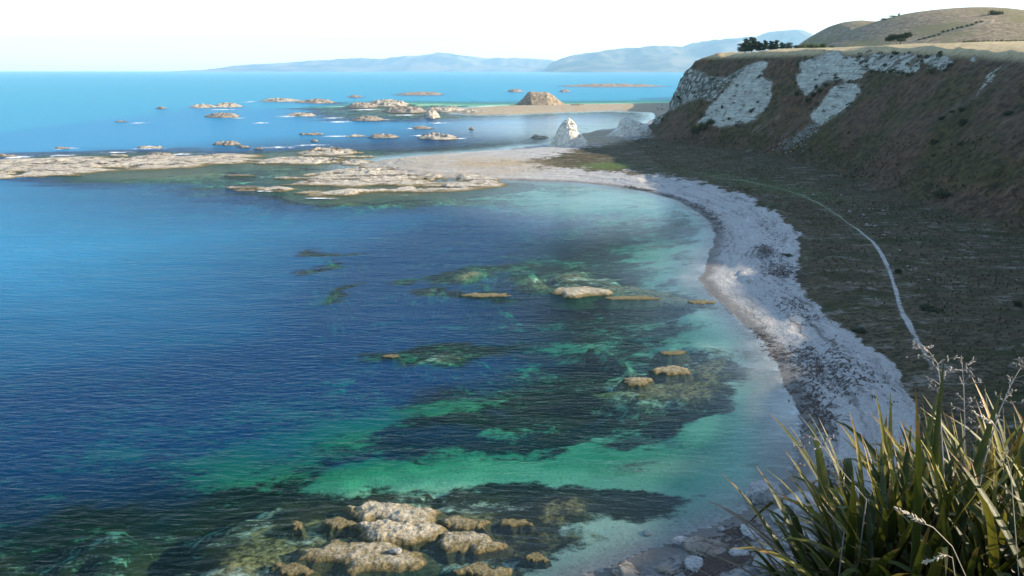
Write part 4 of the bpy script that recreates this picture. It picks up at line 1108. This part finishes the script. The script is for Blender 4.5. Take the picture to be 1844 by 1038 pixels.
# ------------------------------------------------------------------ fence up the hill
def mat_wood():
    n = NT("weathered_wood"); p = n.pos()
    return n.done(n.pbsdf(n.mix(n.noise(p, 3, 4, .6), (.30, .28, .25), (.48, .46, .42)), .9))
M_WOOD = mat_wood()
fpts = [hill_pt(1638 + (1790 - 1638) * t, 78 - (78 - 41) * t) for t in np.linspace(0, 1, 26)] 
e = bpy.data.objects.new("farm_fence", None); COL.objects.link(e); e.location = fpts[0]
tag(e, "grey farm fence climbing the broad hill past the lone tree", "fence")
F0 = Vector(fpts[0])
bmq = bmesh.new(); bmesh.ops.create_cube(bmq, size=1)
for v in bmq.verts: v.co = Vector((v.co.x * .22, v.co.y * .22, (v.co.z + .5) * 1.5 - .2))
pm = bpy.data.meshes.new("post"); bmq.to_mesh(pm); bmq.free()
for q in fpts:
    o = obj("post", pm, M_WOOD, e); o.location = Vector(q) - F0
for hgt in (.35, .75, 1.15):
    vv, fl = tube([Vector(q) - F0 + Vector((0, 0, hgt)) for q in fpts], [.07] * len(fpts), 5)
    obj("rail", mesh_from("rail", np.array([tuple(v) for v in vv]), fl), M_WOOD, e)

# ------------------------------------------------------------------ seaweed thrown up on the beach
def strands(name, bands, mat, label, seed, lmin, lmax):
    rs = np.random.RandomState(seed); V, F = [], []
    for pts, wid, cnt in bands:
        P = np.array([on_ground(a, b)[:2] for a, b in pts])
        sg = np.concatenate([[0], np.cumsum(np.hypot(*np.diff(P, axis=0).T))])
        t = rs.uniform(0, sg[-1], cnt)
        clump = n2(t / 3.5, 0 * t, seed + 3)
        t = t[clump > rs.uniform(-.9, .5, cnt)]
        c = len(t)
        x = np.interp(t, sg, P[:, 0]) + rs.normal(size=c) * wid; y = np.interp(t, sg, P[:, 1]) + rs.normal(size=c) * wid
        gx_ = np.gradient(P[:, 0]); gy_ = np.gradient(P[:, 1]); ang = np.arctan2(np.interp(t, sg, gy_), np.interp(t, sg, gx_)) + rs.normal(size=c) * .55; L = rs.uniform(lmin, lmax, c)
        for i in range(c):
            bend = rs.uniform(-.6, .6); a = ang[i]; w = rs.uniform(.03, .09)
            px_, py_ = x[i], y[i]; k = len(V)
            for j in range(4):
                zz = float(hz(px_, py_)) + .03 + .07 * (j in (1, 2))
                V.append((px_ - math.sin(a) * w, py_ + math.cos(a) * w, zz)); V.append((px_ + math.sin(a) * w, py_ - math.cos(a) * w, zz + .02))
                px_ += math.cos(a) * L[i] / 3; py_ += math.sin(a) * L[i] / 3; a += bend
            for j in range(3): F.append((k + 2 * j, k + 2 * j + 1, k + 2 * j + 3, k + 2 * j + 2))
    obj(name, mesh_from(name, np.array(V), np.array(F), smooth=False), mat, label=label, kind="stuff")
def mat_weed():
    n = NT("dry_seaweed"); p = n.pos()
    return n.done(n.pbsdf(n.mix(n.noise(p, .8, 5, .7), (.018, .014, .012), (.085, .050, .032)), .7))
M_WEED = mat_weed()
strands("beached_seaweed", [([(1120, 334), (1180, 345), (1230, 360), (1270, 380), (1292, 402), (1296, 420)], .9, 1500), ([(1250, 360), (1290, 385), (1310, 420), (1305, 460)], 1.6, 500),
        ([(1310, 350), (1370, 385), (1395, 420), (1388, 470), (1410, 520), (1430, 555)], 1.6, 650), ([(1370, 440), (1385, 470), (1410, 500)], 1.1, 900), ([(1400, 470), (1425, 490), (1450, 520)], 2.0, 500), ([(1415, 535), (1470, 590), (1530, 650), (1590, 700)], 1.3, 550),
        ([(1480, 640), (1530, 690), (1560, 720)], 1.6, 260), ([(1450, 690), (1480, 760), (1500, 850), (1500, 950)], .9, 800), ([(1440, 620), (1470, 690), (1490, 760)], 1.2, 600), ([(1350, 590), (1400, 640), (1440, 700)], 1.2, 250), ([(1380, 1000), (1310, 1010), (1270, 1036)], .6, 400),
        ([(760, 300), (900, 300), (1050, 310), (1150, 318)], 3.0, 300), ([(720, 286), (860, 282), (960, 275)], 3, 200), ([(1360, 940), (1300, 990), (1240, 1036)], .7, 300)],
        M_WEED, "dark dry seaweed strewn along the pebble beach", 7, .35, 1.2)

M_RUB = mat_rock('grey_rubble', (.34, .34, .31), (.24, .24, .21), (.08, .08, .07), None, .3, 1.0)
# limestone rubble below the lower right face
rs = np.random.RandomState(5); V, F = [], []
cubeF = np.array([(0, 1, 3, 2), (4, 6, 7, 5), (0, 4, 5, 1), (2, 3, 7, 6), (0, 2, 6, 4), (1, 5, 7, 3)])
for i in range(420):
    t = rs.beta(1.0, 1.5); px = 1472 - 62 * t + rs.normal() * (5 + 6 * t); py = 224 + 48 * t + rs.normal() * 4
    x, y, z = on_ground(px, py); s = rs.uniform(.15, .6)
    k = len(V)
    for j in range(8):
        q = np.array([(j >> 2) & 1, (j >> 1) & 1, j & 1]) - .5
        q = (q + rs.uniform(-.22, .22, 3)) * s * np.array([1.2, 1.3, .8])
        V.append((x + q[0], y + q[1], z + q[2] + .1 * s))
    F += [tuple(k + a for a in f) for f in cubeF]
obj("limestone_rubble", mesh_from("limestone_rubble", np.array(V), np.array(F), smooth=False), M_RUB, label="pale broken rubble fanning below the lower limestone face", kind="stuff")

# scrub clinging to the limestone
def scrub():
    rs = np.random.RandomState(9); blobs = []
    regs = [(LIME[0], 26), (LIME[1], 40), (LIME[2], 20), (LIME_BROKEN[0], 60), (LIME_BROKEN[1], 22), (HEADROCK, 80)]
    for poly, cnt in regs:
        P = np.array(poly, float); x0, y0 = P.min(0) - 3; x1, y1 = P.max(0) + 4; k = 0; tries = 0
        while k < cnt and tries < 4000:
            tries += 1
            a, b = rs.uniform(x0, x1), rs.uniform(y0, y1)
            sd = poly_sd(np.array([a]), np.array([b]), P)[0]
            if sd < -4 or (poly is not HEADROCK and sd > 5 and rs.random() > .22): continue
            x, y, z = on_ground(a, b); r = rs.uniform(.35, 1.1)
            blobs.append((x - .3, y, z + .2 * r, r * 1.2, r * 1.3, r * .8)); k += 1
    obj("cliff_scrub", leaf_cloud("cliff_scrub", blobs, 9000, .30, 77), M_SHRUBD, label="dark scrub clinging to the limestone faces", kind="stuff")
scrub()
# driftwood
def driftwood(px, py, lpx, ang, label, seed, thick=.12):
    x, y, z = on_ground(px, py); L = lpx / FPX * depth_at(y, z); rs = random.Random(seed)
    pts = []; a = R(ang); p = Vector((-math.cos(a) * L / 2, -math.sin(a) * L / 2, 0))
    for i in range(7):
        q = Vector(p); q.z = float(hz(x + q.x, y + q.y)) - z + thick * .7
        pts.append(q); a += rs.uniform(-.25, .25); p = p + Vector((math.cos(a), math.sin(a), 0)) * L / 6
    e = bpy.data.objects.new("driftwood_log", None); COL.objects.link(e); e.location = (x, y, z); tag(e, label, "driftwood", "driftwood on the beach")
    v, f = tube(pts, [thick * (1 - .1 * i) for i in range(7)], 8); obj("log", mesh_from("log", np.array([tuple(k) for k in v]), f), M_WOOD, e)
    for m in (2, 4):
        d = Vector((rs.uniform(-1, 1), rs.uniform(-1, 1), rs.uniform(.1, .6))).normalized() * L * .25
        v, f = tube([pts[m], pts[m] + d * .5, pts[m] + d + Vector((0, 0, -.05))], [thick * .5, thick * .35, thick * .1], 6)
        obj("branch", mesh_from("branch", np.array([tuple(k) for k in v]), f), M_WOOD, e)
driftwood(1527, 640, 34, -60, "bleached forked branch on the upper beach left of the footpath", 3)
driftwood(1440, 650, 30, -50, "long bleached log low on the middle beach", 5, .10)
driftwood(735, 287, 34, 8, "driftwood log at the seaward edge of the pebble spit", 6, .3)
driftwood(915, 268, 30, 5, "dark driftwood log on the beach left of the sea stack", 8, .35)
driftwood(1568, 407, 24, 10, "pale stick lying on the turf near the footpath", 9, .12)

# ================================================================== flax at the photographer's feet
def mat_flax(name, base, tip, dry, trans=.22, rough=.48):
    n = NT(name); p = n.pos(); t = n.attr("along"); s = n.attr("across")
    tc = n.n("ShaderNodeTexCoord").outputs['Object']
    rnd = n.n("ShaderNodeObjectInfo").outputs['Random']
    c = n.mix(n.ramp(n.math('ADD', t, n.math('MULTIPLY', rnd, .3)), .42, 1.12), base, tip)  # clump self-shade and sunlit tips put into leaf colour: base near black, tip bright
    st = n.noise(n.mapping(tc, (60, 60, 3)), 1.0, 3, .6)
    c = n.mix(n.math('MULTIPLY', n.ramp(st, .45, .7), .35), c, tuple(x * .45 for x in base))
    blot = n.noise(tc, 7, 5, .7)
    dr = n.ramp(n.math('ADD', n.math('ADD', t, n.math('MULTIPLY', n.math('SUBTRACT', blot, .5), .9)), n.math('MULTIPLY', rnd, .26)), 1.02, 1.2)
    c = n.mix(dr, c, dry)
    c = n.mix(n.math('MULTIPLY', n.ramp(n.math('ABSOLUTE', s), .82, 1.0), .6), c, dry)
    d = n.pbsdf(c, rough, n.bump(st, .25, .01), .22)
    tl = n.n("ShaderNodeBsdfTranslucent"); n.put(tl.inputs[0], n.mix(.5, c, tip))
    m = n.n("ShaderNodeMixShader"); n.put(m.inputs[0], trans); n.put(m.inputs[1], d); n.put(m.inputs[2], tl.outputs[0])
    return n.done(m.outputs[0])
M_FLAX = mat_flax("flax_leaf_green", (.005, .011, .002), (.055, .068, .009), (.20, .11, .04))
M_FLAXY = mat_flax("flax_leaf_yellow", (.008, .013, .003), (.18, .165, .020), (.30, .18, .06))
M_FLAXD = mat_flax("flax_leaf_dead", (.09, .07, .05), (.22, .17, .12), (.30, .23, .16), .15, .7)
def blade(L, W, lean, bend, seed, twist=.25, n=12, kink=None):
    """a strap leaf folded along its keel; grows from the origin towards +X and up"""
    rs = random.Random(seed)
    V, al, ac, F = [], [], [], []
    x = z = y = 0.0; a = lean; side = rs.uniform(-.05, .05)
    for i in range(n + 1):
        t = i / n
        w = W * (.50 + .5 * math.sin(min(1, t * 1.5) * math.pi / 2)) * (1 - max(0, (t - .45) / .55) ** 2.0 * .97)
        fold = .62 * (1 - t) ** 1.2 + .10
        tw = twist * t * t
        ca, sa = math.sin(a), math.cos(a)
        nx_, nz_ = -math.cos(a), math.sin(a)          # upper side normal
        for k, q in enumerate((-1, -.5, 0, .5, 1)):
            o = q * w / 2
            lift = abs(q) * w * .5 * fold
            oy = o * math.cos(tw); on = lift + o * math.sin(tw)
            V.append((x + nx_ * on, y + oy, z + nz_ * on)); al.append(t); ac.append(q)
        st = L / n
        x += math.sin(a) * st; z += math.cos(a) * st; y += side * st * (1 + 2 * t)
        if kink and abs(t - kink) < .09: a += rs.uniform(.5, .9)
        a += bend * (t ** 1.6) * 3.2 / n + rs.uniform(-.015, .015)
    for i in range(n):
        for k in range(4):
            q = i * 5 + k; F.append((q, q + 1, q + 6, q + 5))
    me = mesh_from("leaf", np.array(V), np.array(F), dict(along=al, across=ac))
    return me
rsf = random.Random(77)
BL = {'up': [], 'mid': [], 'out': [], 'dead': [], 'kink': []}
for i in range(9): BL['up'].append(blade(rsf.uniform(1.35, 1.75), rsf.uniform(.038, .070), rsf.uniform(.04, .26), rsf.uniform(.25, 1.2), i, rsf.uniform(-.5, .5)))
for i in range(12): BL['mid'].append(blade(rsf.uniform(1.2, 1.6), rsf.uniform(.038, .072), rsf.uniform(.25, .6), rsf.uniform(.4, 1.9), 20 + i, rsf.uniform(-.7, .7)))
for i in range(9): BL['out'].append(blade(rsf.uniform(.9, 1.35), rsf.uniform(.04, .065), rsf.uniform(.65, 1.15), rsf.uniform(.2, 1.2), 40 + i, rsf.uniform(-.7, .7)))
for i in range(7): BL['dead'].append(blade(rsf.uniform(.9, 1.4), rsf.uniform(.012, .03), rsf.uniform(.4, 1.2), rsf.uniform(.1, 1.0), 60 + i, rsf.uniform(-1.5, 1.5)))
for i in range(8): BL['kink'].append(blade(rsf.uniform(1.2, 1.6), rsf.uniform(.04, .072), rsf.uniform(.1, .45), rsf.uniform(.2, .6), 80 + i, rsf.uniform(-.6, .6), 16, rsf.uniform(.55, .85)))
for k, l in BL.items():
    for m in l: m.materials.append(M_FLAXD if k == 'dead' else M_FLAX)
def flax(cx, cy, counts, rad, label, seed, scale=1.0, skip=None):
    rs = random.Random(seed)
    z = float(hz(cx, cy))
    e = bpy.data.objects.new("flax_bush", None); COL.objects.link(e); e.location = (cx, cy, z)
    tag(e, label, "flax", "flax bushes at the cliff edge")
    for kind, cnt in counts:
        for i in range(cnt):
            me = rs.choice(BL[kind])
            o = obj("leaf", me, None, e)
            r = rad * math.sqrt(rs.random()); a = rs.uniform(0, 2 * math.pi)
            x, y = r * math.cos(a), r * math.sin(a)
            yaw = a + rs.gauss(0, .7) if kind != 'up' else rs.uniform(0, 6.28)
            if math.cos(yaw) < -.75 and kind in ('out', 'mid') and rs.random() < .5: yaw += math.pi * rs.choice((-.5, .5))
            o.location = (x, y, float(hz(cx + x, cy + y)) - z - .03)
            o.rotation_euler = (rs.gauss(0, .05), rs.gauss(0, .05), yaw)
            s = scale * rs.uniform(.82, 1.12) * (.78 if math.cos(yaw) < -.55 and kind in ('out', 'mid', 'kink') else 1.0); o.scale = (s, s, s)
            if kind != 'dead':
                o.material_slots[0].link = 'OBJECT'
                o.material_slots[0].material = M_FLAXY if rs.random() < .28 else M_FLAX
    return e
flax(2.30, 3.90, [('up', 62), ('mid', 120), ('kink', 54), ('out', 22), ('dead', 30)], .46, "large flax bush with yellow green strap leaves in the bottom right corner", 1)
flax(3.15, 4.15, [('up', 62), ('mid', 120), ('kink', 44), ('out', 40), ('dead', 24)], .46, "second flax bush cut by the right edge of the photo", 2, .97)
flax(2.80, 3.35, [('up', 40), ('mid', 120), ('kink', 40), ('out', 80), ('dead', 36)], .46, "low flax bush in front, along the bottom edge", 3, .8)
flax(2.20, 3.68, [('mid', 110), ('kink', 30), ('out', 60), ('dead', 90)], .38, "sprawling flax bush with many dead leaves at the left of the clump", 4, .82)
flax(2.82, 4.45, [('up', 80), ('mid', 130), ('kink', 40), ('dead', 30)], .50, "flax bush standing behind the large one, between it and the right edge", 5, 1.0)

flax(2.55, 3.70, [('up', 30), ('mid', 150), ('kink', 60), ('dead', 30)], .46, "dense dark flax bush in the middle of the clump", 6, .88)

# dry stalks standing among the flax
def mat_dry(name, a, b):
    n = NT(name); p = n.pos()
    return n.done(n.pbsdf(n.mix(n.noise(p, 30, 4, .6), a, b), .85))
M_TWIG = mat_dry("bleached_twig", (.14, .12, .10), (.34, .31, .28)); M_SEED = mat_dry("dry_seed_head", (.30, .24, .15), (.50, .43, .32))
def cam_pt(px, py, dep_):
    a = (px - 922.0) / FPX * dep_; b = -(py - 519.0) / FPX * dep_
    return Vector((a, dep_ * CP + b * SP, CAMH - dep_ * SP + b * CP))
def twig(pts_px, dep_, label, seed, th=.0045, nt=16):
    rs = random.Random(seed); P = [cam_pt(a, b, dep_ + .02 * i) for i, (a, b) in enumerate(pts_px)]
    root = Vector((P[0].x, P[0].y, float(hz(P[0].x, P[0].y)))); P = [root] + P
    e = bpy.data.objects.new("dry_shrub_stalk", None); COL.objects.link(e); e.location = root; tag(e, label, "dry stalk", "dry stalks among the flax")
    P = [p - root for p in P]
    n = len(P); v, f = tube(P, [th * (1 - .6 * i / (n - 1)) for i in range(n)], 6)
    obj("stem", mesh_from("stem", np.array([tuple(k) for k in v]), f), M_TWIG, e)
    for i in range(nt):
        t = rs.uniform(.45, 1) * (n - 1); k = min(int(t), n - 2); p = P[k].lerp(P[k + 1], t - k)
        d = Vector((rs.choice((-1, 1)) * rs.uniform(.4, 1), rs.uniform(-.8, .8), rs.uniform(-.1, .8))).normalized() * rs.uniform(.05, .15)
        parts = [tube([p, p + d * .5 + Vector((0, 0, .008)), p + d], [th * .42, th * .3, th * .2], 4)]
        for j in range(5):
            q = p + d * rs.uniform(.35, 1.0); dd = Vector((rs.uniform(-1, 1), rs.uniform(-1, 1), rs.uniform(-.4, 1))).normalized() * rs.uniform(.014, .035)
            parts.append(tube([q, q + dd * .6, q + dd], [.0022, .0045, .0015], 4))
        v, f = join(parts); obj("side_twig", mesh_from("side_twig", v, f), M_TWIG, e)
twig([(1700, 860), (1694, 760), (1694, 700), (1688, 655), (1672, 632), (1655, 622)], 4.6, "bleached twiggy stalk curving left at its tip above the flax", 1)
twig([(1735, 850), (1737, 760), (1735, 690), (1731, 640)], 4.75, "straight bleached twiggy stalk right of the curving one", 2)
twig([(1770, 840), (1800, 740), (1822, 690), (1842, 655)], 4.5, "bleached twiggy stalk leaning to the right edge", 3)
twig([(1560, 900), (1500, 830), (1450, 760), (1440, 750)], 4.3, "thin bleached stalk leaning left over the beach", 4, .004, 3)
twig([(1520, 960), (1460, 880), (1420, 820), (1432, 812)], 4.2, "lowest thin stalk leaning left over the boulder", 5, .0035, 3)
def grass_head(pts_px, dep_, head_px, label, seed):
    rs = random.Random(seed); P = [cam_pt(a, b, dep_) for a, b in pts_px]
    root = Vector((P[0].x, P[0].y, float(hz(P[0].x, P[0].y)))); P = [p - root for p in [root] + P]
    e = bpy.data.objects.new("grass_stalk", None); COL.objects.link(e); e.location = root; tag(e, label, "grass", "seeding grass stalks")
    v, f = tube(P, [.0020] * len(P), 5); obj("stem", mesh_from("stem", np.array([tuple(k) for k in v]), f), M_SEED, e)
    a, b = P[-2], P[-1]; parts = []
    for i in range(46):
        t = rs.random(); p = a.lerp(b, t); ax = (b - a).normalized()
        d = (ax + Vector((rs.uniform(-1, 1), rs.uniform(-1, 1), rs.uniform(-1, 1))) * .6).normalized() * rs.uniform(.012, .026) * (1.2 - .6 * t)
        parts.append(tube([p, p + d * .5, p + d], [.0015, .0042, .001], 4))
    v, f = join(parts); obj("seed_head", mesh_from("seed_head", v, f), M_SEED, e)
grass_head([(1740, 1040), (1715, 985), (1680, 950), (1668, 945), (1610, 914)], 3.1, 0, "pale seeding grass stalk bending left across the dark flax base", 11)
grass_head([(1835, 1040), (1820, 850), (1800, 780), (1790, 765), (1752, 742)], 3.6, 0, "tall seeding grass stalk arching left near the right edge", 12)
grass_head([(1720, 1040), (1715, 1005), (1705, 1000), (1662, 1014)], 3.2, 0, "short pale grass head low among the dark flax leaves", 13)

# ------------------------------------------------------------------ haze over everything
def haze():
    n = NT("haze_air")
    pv = n.n("ShaderNodeVolumePrincipled")
    pv.inputs['Color'].default_value = (.52, .80, 1.0, 1)
    pv.inputs['Density'].default_value = 2.9e-5
    pv.inputs['Anisotropy'].default_value = 0.2
    n.t.links.new(pv.outputs[0], n.out.inputs[1])
    bm = bmesh.new(); bmesh.ops.create_cube(bm, size=1)
    me = bpy.data.meshes.new("haze"); 
    x0, x1, y0, y1, z0, z1 = -43000, 43000, -3500, 45000, -14, 1700
    for v in bm.verts:
        v.co = (x0 if v.co.x < 0 else x1, y0 if v.co.y < 0 else y1, z0 if v.co.z < 0 else z1)
    bm.to_mesh(me); bm.free()
    obj("haze", me, n.m, label="thin pale haze in the air over the sea", kind="stuff")
haze()
